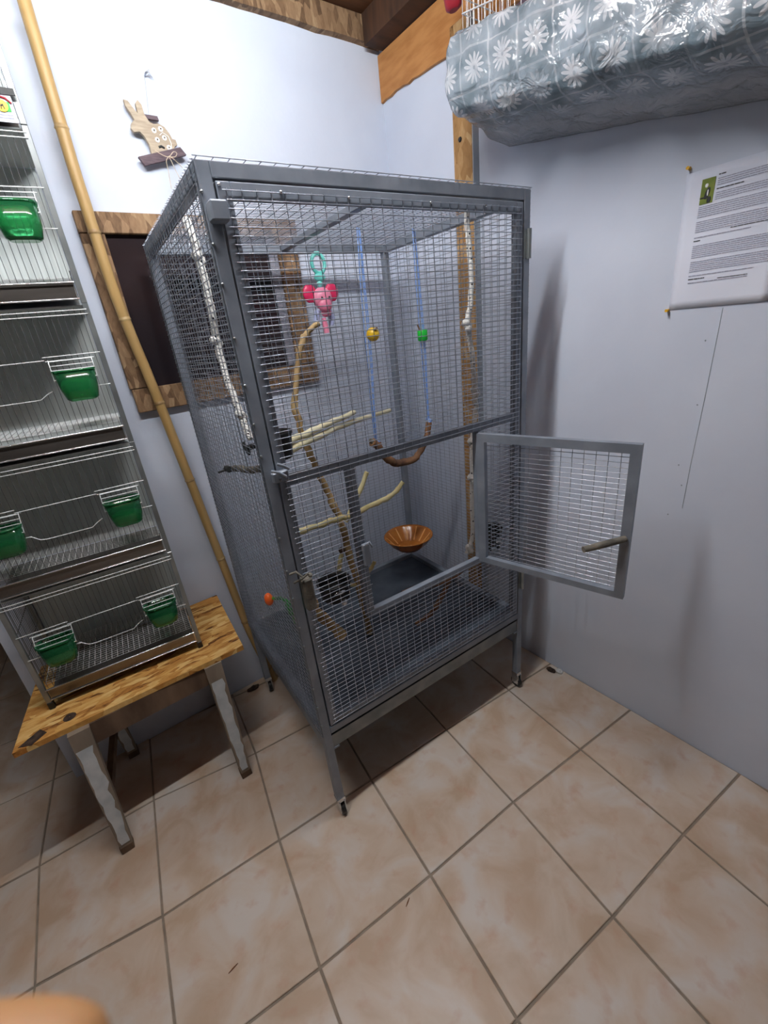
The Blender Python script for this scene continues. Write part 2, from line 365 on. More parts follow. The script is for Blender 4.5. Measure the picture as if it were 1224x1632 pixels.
    bp = N(nt, 'ShaderNodeBump'); bp.inputs['Strength'].default_value = .8; bp.inputs['Distance'].default_value = .012
    L.new(cr.outputs['Fac'], bp.inputs['Height']); L.new(bp.outputs[0], b.inputs['Normal'])
    return m
M['film'] = film_mat()

# ------------------------------------------------------------------ the room
X0, Y0, ZC = -3.3, -3.6, 2.49
def struct(name, mb, mat, parent=None): return tag(mb.build(name, mat, parent), kind='structure')
floor = struct('floor', MB().box(X0, .0, Y0, 0, -.06, -.004).box(X0, -1.3, 0, 1.9, -.06, -.004), M['grout'])
wall_back = struct('wall_back', MB().box(-1.778, .12, 0, .12, -.06, ZC).box(X0, -2.62, 0, .12, -.06, ZC).box(-2.62, -1.778, 0, .12, 2.04, ZC), M['wall'])
struct('wall_hall', MB().box(X0, -1.2, 1.9, 2.0, -.06, ZC).box(-1.3, -1.2, .12, 1.9, -.06, ZC).box(X0-.1, X0, .12, 2.0, -.06, ZC), M['wall_hall'])
wall_right = struct('wall_right', MB().box(0, .12, Y0, 0, -.06, ZC), M['wall'])
struct('wall_left', MB().box(X0-.1, X0, Y0, .12, -.06, ZC), M['wall_far'])
struct('wall_front', MB().box(X0-.1, .12, Y0-.1, Y0, -.06, ZC), M['wall_far'])
struct('ceiling', MB().box(X0-.1, .12, Y0-.1, 2.0, ZC, ZC+.05), M['ceil'])
# floor tiles, hand laid: nodes sit a little off the regular grid
TX, TY, TYAW, TS, TA = -.9638, -1.0936, -.1103, .333, .333*1.0354
E1 = Vector((math.cos(TYAW), math.sin(TYAW), 0)); E2 = Vector((-math.sin(TYAW), math.cos(TYAW), 0))
off = {(3,2):(-.0062,-.0121), (3,3):(-.0131,-.0158), (4,3):(.0012,-.0103), (5,3):(.0122,.0037), (5,4):(.0044,.0005), (4,4):(-.0002,.0038),
       (6,4):(.0112,.0059), (2,2):(-.0165,-.0148), (3,1):(.0153,.0002), (2,1):(-.0076,.0318), (1,1):(-.0131,.0117), (1,2):(.0175,.0083)}
def node(i, j):
    p = Vector((TX, TY, 0))+E1*(i-4)*TS-E2*(j-3)*TA
    if (i, j) in off: d = off[i, j]
    else:
        ws = 0; dx = dy = 0
        for (a, b), (ox, oy) in off.items():
            w_ = 1/((a-i)**2+(b-j)**2)**2; ws += w_; dx += ox*w_; dy += oy*w_
        k = 1/(1+.15*min((a-i)**2+(b-j)**2 for a, b in off)); d = (dx/ws*k, dy/ws*k)
    return p+Vector((d[0], d[1], 0))
def clip(poly, ax, val, keep_less):
    out = []
    for k in range(len(poly)):
        a, b = poly[k], poly[(k+1) % len(poly)]
        ia = (a[ax] <= val) == keep_less; ib = (b[ax] <= val) == keep_less
        if ia: out.append(a)
        if ia != ib: out.append(a.lerp(b, (val-a[ax])/(b[ax]-a[ax])))
    return out
g = .0032
for i in range(-3, 8):
    for j in range(-8, 9):
        q = [node(i, j), node(i+1, j), node(i+1, j+1), node(i, j+1)]
        c = sum(q, Vector())/4
        q = [p+(c-p).normalized()*g*1.414 for p in q]
        for ax, val, less in ((0, -.004, True), (1, -.004 if node(i, j).x > -1.75 else 1.89, True), (0, X0+.004, False), (1, Y0+.004, False)):
            if q: q = clip(q, ax, val, less)
        if len(q) < 3: continue
        if (max(p.x for p in q)-min(p.x for p in q)) < .02 or (max(p.y for p in q)-min(p.y for p in q)) < .02: continue
        c = sum(q, Vector())/len(q); n = len(q); mb = MB()
        dz = random.uniform(-.0006, .0006)
        lo_ = [(p.x, p.y, -.0038) for p in q]; mid = [(p.x, p.y, -.0014+dz) for p in q]
        top = [tuple(p+(c-p).normalized()*.0022+Vector((0, 0, dz))) for p in q]
        mb.add(lo_+mid+top, [(k, k+n, (k+1) % n+n, (k+1) % n) for k in range(n)]+[(k+n, k+2*n, (k+1) % n+2*n, (k+1) % n+n) for k in range(n)]+[tuple(range(2*n, 3*n))[::-1]])
        mb.build('tile', M['tile'], floor)
# right wall: board joint, nail heads
sm = MB()
pts = [(-.0005, -1.262, 1.405), (-.0005, -1.258, 1.2), (-.0005, -1.252, 1.0), (-.0005, -1.250, .86)]
sm.tube(pts, [.0007]*4, 4); sm.build('board_joint', M['grey_edge'], wall_right)
for y, z in ((-1.236, 1.33), (-1.243, 1.165), (-1.222, .99), (-1.238, .93), (-1.215, .83)):
    MB().ell((-.0005, y, z), (.0012, .0020, .0020), 8, 5).build('nail_head', M['grey_edge'], wall_right)
# upper trims
def ragged(axis, lo_, hi, n, amp, seed):
    r = random.Random(seed); return [(lo_+(hi-lo_)*k/n, r.uniform(-amp, amp)) for k in range(n+1)]
rg = ragged('x', X0, -.002, 60, .0025, 3)
struct('trim_1', MB().prism([(x, 2.414+d) for x, d in rg]+[(-.002, ZC-.002), (X0, ZC-.002)], 'y', -.028, 0), M['osb_dull'])
rr = random.Random(5)
low = [(-.004, 2.258), (-.03, 2.262), (-.06, 2.259), (-.09, 2.264), (-.14, 2.262), (-.165, 2.256), (-.19, 2.260), (-.22, 2.256), (-.30, 2.253), (-.36, 2.248), (-.60, 2.25), (-1.2, 2.25), (-2.2, 2.25)]
struct('trim_2', MB().prism(low+[(-2.2, 2.398), (-.004, 2.398)], 'x', -.012, 0), M['plywood'])
struct('trim_3', MB().box(-.09, 0, -2.2, -.03, 2.402, ZC-.002), M['beam'])
# strand-board post on the right wall
post = struct('trim_4', MB().box(-.030, 0, -.482, -.396, .0, 2.30, .003), M['osb_post'])
MB().box(-.0295, 0, -.4855, -.4822, .0, 2.30).build('painted_edge', M['grey_edge'], post)
MB().tube([(-.031, -.43, 2.005), (-.034, -.43, 2.005)], [.008, .006], 10).build('screw_head', M['black'], post)
# window in a strand-board frame
win = struct('window_1', MB().box(-1.118, -.604, -.006, 0, 1.35, 1.80), M['glass'])
for x0, x1, z0, z1, nm in ((-1.185, -.482, 1.795, 1.850, 'frame_board'), (-1.180, -.486, 1.275, 1.350, 'frame_board'), (-1.184, -1.120, 1.352, 1.793, 'frame_board'), (-.570, -.490, 1.352, 1.793, 'frame_board')):
    MB().box(x0, x1, -.024, 0, z0, z1, .002).build(nm, M['osb_dull'], win)
MB().box(-.607, -.572, -.016, 0, 1.352, 1.793, .002).build('grey_casing', M['win_grey'], win)
# tube lamp under the ceiling
tl = empty('tube_lamp', (TUBE_A+TUBE_B)/2); ti = inv_of(tl)
tag(tl, 'white fluorescent tube lamp under the ceiling above the view', 'lamp')
MB().tube([TUBE_A, TUBE_B], TUBE_R, 8).build('tube', M['tube'], tl, ti)
for p in (TUBE_A, TUBE_B):
    MB().box(p.x-.012, p.x+.012, p.y-.016, p.y+.016, p.z-.016, ZC-.001).build('socket', M['white'], tl, ti)

# ------------------------------------------------------------------ the tall aviary
W, D, HB, HT, YAW = .8732, .7045, .357, 1.747, -.0514
O = (-1.073, -.795, 0)
av = empty('aviary_cage', O, YAW)
tag(av, 'tall grey steel mesh aviary on castors with its small front door standing open', 'bird cage')
s = .025
F = M['frame']
def part(name, mb, mat, parent=av, kind=None, label=None):
    o = mb.build(name, mat, parent); tag(o, label=label, kind=kind); return o
for x, y in ((0, 0), (W-s, 0), (0, D-s), (W-s, D-s)):
    part('post', MB().box(x, x+s, y, y+s, .075, HT, .0015), F)
    c = part('castor', MB().box(x-.001, x+s+.001, y-.001, y+s+.001, .062, .078).box(x+.002, x+.005, y-.004, y+.028, .018, .064).box(x+.020, x+.023, y-.004, y+.028, .018, .064), M['chrome'])
    part('wheel', MB().tube([(x+.006, y+.012, .024), (x+.019, y+.012, .024)], .0235, 16), M['black'], c)
for y in (0, D-s):
    part('top_rail', MB().box(s, W-s, y, y+s, HT-s, HT, .0015), F)
    part('bottom_rail', MB().box(s, W-s, y, y+s, HB, HB+s, .0015), F)
for x in (0, W-s):
    part('top_rail', MB().box(x, x+s, s, D-s, HT-s, HT, .0015), F)
    part('bottom_rail', MB().box(x, x+s, s, D-s, HB, HB+s, .0015), F)
part('top_strip', MB().box(W*.5-.012, W*.5+.012, s, D-s, HT-.018, HT-.001, .001), F)  # thin grey strip running front to back just under the top mesh
# pull-out tray under the cage and its runners
part('tray_runner', MB().box(.004, .044, .002, D-.03, .290, .296).box(.004, .008, .002, D-.03, .296, .345), F)
part('tray_runner', MB().box(W-.044, W-.004, .002, D-.03, .290, .296).box(W-.008, W-.004, .002, D-.03, .296, .345), F)
part('tray', MB().box(.012, W-.012, .006, D-.03, .298, .302).box(.012, W-.012, .004, .007, .298, .346).box(.012, W-.012, D-.034, D-.030, .298, .346).box(.012, .015, .007, D-.034, .298, .346).box(W-.015, W-.012, .007, D-.034, .298, .346), M['tray'])
part('floor_sheet', MB().box(.027, W-.027, .027, D-.027, .360, .364), M['sheet'])
# wire panels: upright wires 28.5 mm apart, cross wires 14.2 mm apart
R_ = .0010
def frange(a, b, st):
    n = int(round((b-a)/st)); return [a+(b-a)*k/n for k in range(n+1)]
def jit(a): return random.uniform(-a, a)
m = MB()
for x in frange(.004, W-.004, .0285):
    m.wire((x, -.004+jit(.002), HT+.0025), (x+jit(.002), D+.004, HT+.0025), R_)
for y in frange(.0, D, .0142):
    m.wire((-.0025+jit(.001), y, HT+.0042+jit(.0008)), (W+.002+jit(.001), y, HT+.0042), R_)
part('mesh_panel', m, M['galv'], kind='stuff')
for xx in (-.0012, W+.0012):
    m = MB()
    for y in frange(.006, D-.004, .0285): m.wire((xx, y, HB-.0), (xx, y+jit(.002), HT+.002), R_)
    for z in frange(HB+.004, HT-.003, .0142): m.wire((xx*1.0+(.0016 if xx > .1 else -.0016), .002, z), (xx+(.0016 if xx > .1 else -.0016), D, z), R_)
    part('mesh_panel', m, M['galv'], kind='stuff')
m = MB()
for x in frange(.006, W-.006, .0285): m.wire((x, D+.0012, HB), (x+jit(.002), D+.0012, HT), R_)
for z in frange(HB+.004, HT-.003, .0142): m.wire((.002, D+.0028, z), (W-.002, D+.0028, z), R_)
part('mesh_panel', m, M['galv'], kind='stuff')
# large front door: stiles, rails, mid rail, divider of the small-door opening
dx0, dx1, dz0, dz1 = .029, W-.029, .386, 1.718
fd = part('front_door', MB().box(dx0, dx0+s, .000, .020, dz0, dz1, .0012).box(dx1-s, dx1, 0, .020, dz0, dz1, .0012)
          .box(dx0+s, dx1-s, 0, .020, dz1-s, dz1, .0012).box(dx0+s, dx1-s, 0, .020, dz0, dz0+.022, .0012), F)
part('mid_rail', MB().box(dx0+s, dx1-s, .001, .020, 1.137, 1.160, .0012), F, fd)
part('sill_rail', MB().box(.205, .668, .001, .020, .684, .706, .0012), F, fd)
part('divider', MB().box(.203, .228, .001, .019, .706, 1.137, .0012), F, fd)
part('divider', MB().box(.650, .672, .001, .019, .706, 1.137, .0012), F, fd)
ox0, ox1, oz0, oz1 = .228, .650, .700, 1.140
m = MB()
for x in frange(dx0+.016, dx1-.012, .0285):
    if ox0-.004 < x < ox1+.004:
        m.wire((x, -.0012, dz0+.004), (x, -.0012, oz0), R_); m.wire((x, -.0012, oz1), (x+jit(.001), -.0012, dz1-.010), R_)
    else: m.wire((x, -.0012, dz0+.004), (x, -.0012, dz1-.010), R_)
for z in frange(dz0+.008, dz1-.014, .0142):
    y = -.0028; e0, e1 = dx0+.010+jit(.003), dx1-.008+jit(.003)
    if oz0 < z < oz1:
        m.wire((e0, y, z), (ox0+jit(.003), y, z), R_); m.wire((ox1+.004, y, z), (e1, y, z), R_)
    else: m.wire((e0, y, z), (e1, y, z+jit(.0008)), R_)
part('mesh_panel', m, M['galv'], fd, kind='stuff')
for z in (1.62, .53):
    part('hinge', MB().tube([(W-.012, -.007, z-.036), (W-.012, -.007, z+.036)], .0065, 10).box(W-.024, W-.004, -.002, .001, z-.034, z+.034), M['post_tube'])
for x, z in ((.034, 1.712), (.15, 1.706), (.30, 1.703), (.52, 1.703), (.70, 1.703)):
    part('weld_bead', MB().ell((x, -.002, z), (.004, .003, .003), 8, 5), M['chrome'], fd)
# weld beads along the left post
for z in (1.70, 1.62, 1.555, 1.46, 1.37, 1.29, 1.22, 1.02, .93, .85, .76, .70, .62, .55, .48, .41):
    part('weld_bead', MB().ell((.001, -.001, z), (.0035, .0035, .003), 8, 5), M['post_tube'])
# top latch block, round catch, lower bolt
part('latch_block', MB().box(.002, .034, -.030, -.001, 1.651, 1.683, .003), F, label='square steel latch block at the top corner')
part('catch', MB().box(.012, .050, -.016, -.001, 1.155, 1.180, .003).tube([(.010, -.020, 1.187), (.024, -.024, 1.182), (.040, -.022, 1.168)], .0035, 8).tube([(.026, -.020, 1.200), (.040, -.022, 1.192), (.052, -.016, 1.182)], .0035, 8).ell((.028, -.018, 1.163), (.004, .004, .004), 8, 6).ell((.040, -.018, 1.166), (.004, .004, .004), 8, 6), M['frame'], label='round catch with shiny wire loops')
part('bolt', MB().box(.024, .050, -.034, -.006, .815, .905, .004).tube([(.004, -.012, .925), (.014, -.030, .935), (.028, -.034, .915)], .003, 6).tube([(.010, -.012, .898), (.024, -.036, .915), (.040, -.040, .925)], .003, 6).ell((.044, -.040, .918), (.006, .006, .006), 8, 6), M['perch_dark'], label='flat metal bolt with wire loops')
# second bolt plate on the divider
part('striker', MB().box(.212, .232, -.014, -.001, .860, .925, .002).tube([(.218, -.016, .925), (.226, -.024, .935), (.236, -.020, .915)], .003, 6), F)
# small door, hinged on the right of its opening and swung out
hx, hy = .652, -.004
ang = math.atan2(-.415, .122)
sd_dir = Vector((math.cos(ang), math.sin(ang), 0)); sd_n = Vector((-math.sin(ang), math.cos(ang), 0))   # normal towards the cage's right
SW, sz0, sz1 = .433, .700, 1.133
def sdp(u, t, z): p = Vector((hx, hy, 0))+sd_dir*u+sd_n*t; return (p.x, p.y, z)
def sbar(mb, u0, u1, t0, t1, z0, z1):
    vs = [sdp(u, t, z) for z in (z0, z1) for t in (t0, t1) for u in (u0, u1)]
    return mb.add(vs, [(0,2,3,1), (4,5,7,6), (0,1,5,4), (2,6,7,3), (0,4,6,2), (1,3,7,5)])
m = MB(); fw = .024
sbar(m, 0, fw, -.009, .009, sz0, sz1); sbar(m, SW-fw, SW, -.009, .009, sz0, sz1)
sbar(m, fw, SW-fw, -.009, .009, sz1-fw, sz1); sbar(m, fw, SW-fw, -.009, .009, sz0, sz0+fw*.8)
sd = part('small_door', m, F, label='small mesh door swung wide open')
m = MB()
for u in frange(.006, SW-.016, .0285): m.wire(sdp(u, .0115, sz0+.006), sdp(u, .0115, sz1-.008), R_)
for z in frange(sz0+.008, sz1-.010, .0142): m.wire(sdp(.004, .0098, z), sdp(SW-.008, .0098, z), R_)
part('mesh_panel', m, M['galv'], sd, kind='stuff')
part('stub_perch', MB().tube([sdp(SW-.012, -.010, .884), sdp(SW-.045, -.055, .882), sdp(SW-.085, -.105, .879)], [.009, .0095, .0085], 10), M['perch_dark'], sd, label='short weathered wooden perch bolted to the small door')
part('door_bolt', MB().tube([sdp(SW-.012, .010, .884), sdp(SW-.012, .020, .882), sdp(SW-.012, .030, .874)], [.007, .006, .004], 8), M['black'], sd)

# ---- things inside the aviary (their own top-level objects; coordinates in the aviary's frame)
AV = Matrix.Translation(O) @ Matrix.Rotation(YAW, 4, 'Z')
def inner(name, base, label, cat, group=None):
    r = empty(name, AV @ Vector(base), YAW); return tag(r, label, cat, group), Matrix.Translation(-Vector(base))
def single(name, mb, mat, base, label, cat, group=None):
    o = mb.build(name, mat, None, Matrix.Translation(-Vector(base))); o.location = AV @ Vector(base); o.rotation_euler = (0, 0, YAW)
    return tag(o, label, cat, group)
def wobble(pts, n=4, a=.003, seed=1):
    r = random.Random(seed); out = []
    P = [Vector(p) for p in pts]
    for i in range(len(P)-1):
        p0, p1, p2, p3 = P[max(i-1, 0)], P[i], P[i+1], P[min(i+2, len(P)-1)]
        for k in range(n):
            t = k/n
            q = .5*((2*p1)+(p2-p0)*t+(2*p0-5*p1+4*p2-p3)*t*t+(3*p1-p0-3*p2+p3)*t**3)
            out.append(q+Vector((r.uniform(-a, a), r.uniform(-a, a), r.uniform(-a, a))))
    out.append(P[-1]); return out
def taper(n, a, b, seed=1, v=.08):
    r = random.Random(seed); return [(a+(b-a)*k/(n-1))*(1+r.uniform(-v, v)) for k in range(n)]
# elephant toy
e, iv = inner('elephant_toy', (.50, .58, 1.46), 'pink plastic elephant with red ears hanging on turquoise links inside the aviary', 'toy')
m = MB(); c = Vector((.506, .58, 1.668))
ring = lambda c, rx, rz, n=18: [(c[0]+rx*math.cos(2*math.pi*k/n), c[1], c[2]+rz*math.sin(2*math.pi*k/n)) for k in range(n+1)]
m.tube(ring((.506, .58, 1.674), .024, .030), .0065, 8).ell((.503, .577, 1.632), (.022, .010, .014)).ell((.500, .578, 1.612), (.010, .007, .012))
m.build('turquoise_links', M['turq'], e, iv)
MB().tube([(.506, .58, 1.735), (.508, .58, 1.72), (.506, .58, 1.704)], .002, 6).build('hook', M['chrome'], e, iv)
hd = MB().ell((.499, .572, 1.566), (.036, .026, .036)).ell((.499, .560, 1.545), (.026, .018, .026)).ell((.503, .566, 1.520), (.020, .012, .014)).build('head', M['pink'], e, iv)
for k in (-1, 1):
    MB().ell((.499+k*.042, .578, 1.584), (.026, .010, .030)).build('ear', M['red_pink'], e, iv)
    MB().ell((.499+k*.014, .546, 1.566), (.0035, .003, .0045)).build('eye', M['ink'], hd, iv)
    MB().tube([(.499+k*.022, .578, 1.530), (.499+k*.032, .580, 1.500), (.499+k*.026, .582, 1.478)], [.010, .011, .006], 8).build('leg', M['lilac'], e, iv)
MB().tube([(.492, .570, 1.505), (.494, .570, 1.48), (.496, .570, 1.455)], [.007, .010, .010], 8).build('trunk', M['pink'], e, iv)
# swing: bent branch on two blue cords with a yellow ball and a green block
sw, iv = inner('swing_perch', (.66, .38, .97), 'bent brown branch swing on blue cords with a yellow ball and a green block', 'bird swing')
pt = [(.515, .38, 1.082), (.535, .38, 1.066), (.558, .38, 1.020), (.596, .38, .985), (.632, .38, .974), (.680, .38, .972), (.712, .38, .985), (.745, .38, 1.020), (.765, .38, 1.055), (.778, .38, 1.100)]
w_ = wobble(pt, 4, .002, 3)
MB().tube(w_, taper(len(w_), .016, .011, 3), 10).build('branch', M['bark'], sw, iv)
MB().tube([(.516, .38, 1.083), (.506, .38, 1.090)], [.010, .007], 8).build('branch_stub', M['perch_dark'], sw, iv)
for x0, x1, zb in ((.554, .530, 1.08), (.766, .776, 1.108)):
    for d in (-.006, .004, .009):
        MB().tube(wobble([(x0+d, .38+d*.6, 1.735), ((x0+x1)/2+d*1.3, .38, 1.42), (x1+d*.4, .38, zb)], 4, .001, 5), .0019, 6).build('cord', M['blue_cord'], sw, iv)
    MB().tube([(x1-.006, .38, zb-.012), (x1+.008, .372, zb-.002), (x1-.004, .388, zb+.006)], .006, 6).build('knot', M['blue_cord'], sw, iv)
MB().ell((.563, .374, 1.434), (.022, .022, .022), 16, 10).build('ball', M['yellow'], sw, iv)
MB().tube([(.556, .352, 1.447), (.568, .352, 1.452)], .003, 6).build('wire_hook', M['bark'], sw, iv)
MB().lathe((.770, .374, 1.393), [(.014, 0), (.018, .004), (.018, .034), (.014, .038)], 12, True, True, True).build('block', M['bright_green'], sw, iv)
MB().tube([(.757, .372, 1.43), (.750, .372, 1.447)], .003, 6).build('wire_hook', M['bark'], sw, iv)
# flecked rope by the right side
rp, iv = inner('rope_perch', (.76, .14, .64), 'white knotted rope with black flecks hanging beside the front right corner of the aviary', 'rope perch')
pt = [(.754, .122, 1.742), (.772, .14, 1.70), (.778, .14, 1.629), (.780, .14, 1.513), (.762, .14, 1.43), (.777, .14, 1.351), (.787, .14, 1.227), (.787, .14, 1.15), (.768, .14, 1.058), (.762, .14, .911), (.755, .14, .70), (.725, .14, .64)]
MB().tube(wobble(pt, 5, .0015, 9), .0085, 8).build('rope', M['rope'], rp, iv)
for x, z in ((.758, 1.430), (.787, 1.227), (.766, 1.058), (.760, .93), (.738, .66)):
    MB().ell((x-.006, .136, z+.006), (.014, .014, .012), 10, 7).ell((x+.008, .142, z-.004), (.013, .013, .013), 10, 7).ell((x-.002, .130, z-.010), (.012, .011, .010), 10, 7).build('knot', M['rope'], rp, iv)
# flecked rope by the left side
rp, iv = inner('rope_perch', (.06, .30, 1.2), 'white knotted rope with black flecks slanting down behind the left mesh of the aviary', 'rope perch')
pt = [(.055, .365, 1.742), (.06, .350, 1.691), (.06, .345, 1.616), (.06, .350, 1.53), (.06, .372, 1.462), (.06, .358, 1.372), (.06, .317, 1.298), (.06, .262, 1.21)]
MB().tube(wobble(pt, 5, .0015, 19), .010, 8).build('rope', M['rope'], rp, iv)
for x, y, z in ((.06, .350, 1.655), (.06, .375, 1.462), (.06, .30, 1.27)):
    MB().ell((x-.005, y-.006, z+.006), (.014, .014, .012), 10, 7).ell((x+.006, y+.008, z-.004), (.013, .014, .013), 10, 7).build('knot', M['rope'], rp, iv)
# tall forked branch
tb, iv = inner('tall_branch', (.345, .30, .37), 'tall tan branch standing upright in the aviary with small stubs', 'branch')
pt = [(.336, .30, 1.481), (.296, .30, 1.46), (.262, .30, 1.414), (.222, .30, 1.281), (.226, .30, 1.187), (.246, .30, 1.093), (.273, .30, .991), (.305, .30, .866), (.325, .30, .689), (.345, .30, .504), (.352, .30, .370)]
w_ = wobble(pt, 5, .0035, 4); MB().tube(w_, taper(len(w_), .008, .0125, 4, .16), 10).build('stem', M['stick'], tb, iv)
for k, (pp, r0, r1) in enumerate((([(.322, .295, .86), (.377, .285, .943), (.420, .28, 1.015)], .009, .008), ([(.335, .298, .62), (.383, .285, .650), (.404, .28, .678)], .008, .007), ([(.335, .30, .60), (.262, .30, .64), (.270, .30, .690), (.292, .30, .752)], .007, .008))):
    w_ = wobble(pp, 4, .0015, 20+k); MB().tube(w_, taper(len(w_), r0, r1, 5), 8).build('stub', M['stick_pale'], tb, iv)
MB().ell((.294, .30, .760), (.013, .013, .011), 10, 7).build('tip', M['debris'], tb, iv)
# yellow side perch
pt = [(.148, .27, .896), (.246, .27, .893), (.327, .27, .890), (.442, .27, .900), (.511, .27, .914), (.555, .27, .944)]
w_ = wobble(pt, 6, .0035, 8); b_ = (.35, .27, .88)
single('natural_perch', MB().tube(w_, taper(len(w_), .0095, .0085, 6, .16), 10), M['stick_pale'], b_, 'crooked yellow branch perch crossing the aviary at mid height above the amber bowl', 'perch')
# two cream perches
for k, (p0, p1, p2, z) in enumerate((((.128, .22, 1.182), (.30, .30, 1.192), (.480, .42, 1.190), 0), ((.128, .215, 1.162), (.36, .34, 1.168), (.790, .66, 1.120), 0))):
    w_ = wobble([p0, p1, p2], 7, .0022, 30+k)
    single('peeled_perch', MB().tube(w_, taper(len(w_), .0115, .0085, 7, .1), 10), M['perch_pale'], p0, ('thick cream peeled perch, the upper and shorter of the pair beside the black cup' if k == 0 else 'cream peeled perch, the lower and longer of the pair, thinning towards the back corner'), 'perch', 'cream perches at mid height')
# black cups
def cup(base, r, h, label, name='feeder_cup'):
    cp, iv = inner(name, base, label, 'feeder cup'); b0 = Vector(base)
    MB().lathe(b0, [(r*.82, 0), (r*.86, .004), (r*.96, h*.8), (r*1.06, h*.92), (r*1.06, h), (r*.97, h), (r*.90, h*.7), (r*.78, .006), (.001, .006)], 20).build('bowl', M['black'], cp, iv)
    return cp, iv, b0
cp, iv, b0 = cup((.078, .120, 1.176), .045, .066, 'black plastic cup clamped beside the left front post above the catch')
MB().tube([b0+Vector((-.044, 0, .045)), b0+Vector((-.074, .004, .040))], .007, 8).tube([b0+Vector((-.072, -.012, .030)), b0+Vector((-.072, .018, .052))], .005, 6).build('clamp', M['ink'], cp, iv)
cp, iv, b0 = cup((.185, .160, .690), .052, .060, 'black plastic cup low in the aviary behind the divider with white wing nuts')
MB().ell(b0+Vector((-.01, -.055, .045)), (.020, .005, .007), 10, 6).ell(b0+Vector((-.002, -.060, .010)), (.010, .005, .013), 10, 6).build('wing_nut', M['chrome'], cp, iv)
cp, iv, b0 = cup((W-.050, .112, .640), .042, .085, 'black plastic cup on the right mesh seen through the open small door')
MB().ell(b0+Vector((-.01, -.05, .05)), (.016, .008, .012), 10, 6).ell(b0+Vector((-.03, -.045, .02)), (.012, .008, .010), 10, 6).build('clip', M['grey_edge'], cp, iv)
# weathered perch poking through the left mesh
q, iv = inner('stub_perch', (-.002, .20, 1.13), 'short weathered wooden perch bolted through the left mesh below the cup', 'perch')
w_ = wobble([(.008, .310, 1.130), (.022, .24, 1.137), (.036, .155, 1.150), (.048, .075, 1.162)], 4, .002, 41)
MB().tube(w_, taper(len(w_), .010, .009, 9), 10).build('perch', M['perch_dark'], q, iv)
MB().tube([(.004, .318, 1.130), (-.032, .330, 1.124)], .003, 6).tube([(-.006, .300, 1.132), (-.006, .338, 1.128)], .009, 6).build('bolt', M['ink'], q, iv)
# ribbed amber bowl
bw, iv = inner('amber_bowl', (.715, .50, .535), 'ribbed amber plastic bowl hung in the back right corner of the aviary', 'bowl')
b0 = Vector((.715, .50, .535)); n = 48
def ringr(r, z, rib): return [b0+Vector(((r+(rib if k % 4 == 0 else 0))*math.cos(2*math.pi*k/n), (r+(rib if k % 4 == 0 else 0))*math.sin(2*math.pi*k/n), z)) for k in range(n)]
MB().loft([ringr(.050, 0, 0), ringr(.056, .002, 0), ringr(.082, .028, .003), ringr(.103, .058, .003), ringr(.109, .061, 0), ringr(.106, .064, 0), ringr(.099, .058, -.004), ringr(.078, .030, -.004), ringr(.052, .006, 0)], True, True).build('dish', M['amber'], bw, iv)
for k in range(12):
    a = 2*math.pi*k/12; c_, s_ = math.cos(a), math.sin(a)
    MB().bar(b0+Vector((.056*c_, .056*s_, .010)), b0+Vector((.098*c_, .098*s_, .059)), .005, .004).build('rib', M['amber_light'], bw, iv)
MB().tube([b0+Vector((.098, .02, .050)), b0+Vector((.128, .02, .048))], .003, 6).build('hook', M['chrome'], bw, iv)
# dark forked branch near the floor
lb, iv = inner('forked_branch', (.58, .15, .45), 'dark red-brown forked branch low behind the sill of the door opening', 'branch')
w_ = wobble([(.44, .17, .580), (.60, .15, .566), (.72, .15, .576), (.845, .16, .592)], 6, .003, 51); MB().tube(w_, taper(len(w_), .012, .017, 11, .12), 10).build('stem', M['bark'], lb, iv)
w_ = wobble([(.640, .15, .570), (.602, .15, .505), (.552, .15, .458), (.470, .15, .440)], 6, .003, 52); MB().tube(w_, taper(len(w_), .011, .009, 12, .12), 10).build('fork', M['bark'], lb, iv)
# forked root behind the front left bolt
q, iv = inner('twisted_root', (.10, .10, .60), 'small twisted brown root behind the lower left front mesh of the aviary', 'branch')
w_ = wobble([(.050, .09, .86), (.075, .09, .78), (.088, .09, .72), (.110, .09, .68), (.150, .09, .60)], 5, .003, 61); MB().tube(w_, taper(len(w_), .012, .017, 13, .15), 10).build('stem', M['stick'], q, iv)
w_ = wobble([(.085, .09, .72), (.060, .09, .715), (.045, .09, .73)], 4, .002, 62); MB().tube(w_, taper(len(w_), .011, .012, 14, .15), 8).build('stub', M['stick_pale'], q, iv)
# orange and green plastic foraging toy on the left mesh
q, iv = inner('foraging_toy', (.02, .10, .72), 'orange knob with green plastic leaves on the lower left mesh of the aviary', 'toy')
MB().ell((-.012, .195, .755), (.013, .016, .020), 12, 8).build('knob', M['orange'], q, iv)
MB().tube([(-.004, .19, .757), (.012, .15, .770), (.022, .10, .775)], .005, 6).build('stalk', M['leafgreen'], q, iv)
for dx, dy, dz, t in ((.0, 0, 0, .2), (.004, -.03, -.005, .5), (.006, -.015, -.03, -.3)):
    MB().ell((.012+dx, .09+dy, .765+dz), (.007, .030, .017), 10, 6, Matrix.Rotation(t, 3, 'X')).build('leaf', M['leafgreen'], q, iv)
MB().ell((.030, .058, .718), (.006, .018, .016), 10, 6).build('red_leaf', M['red_pink'], q, iv)

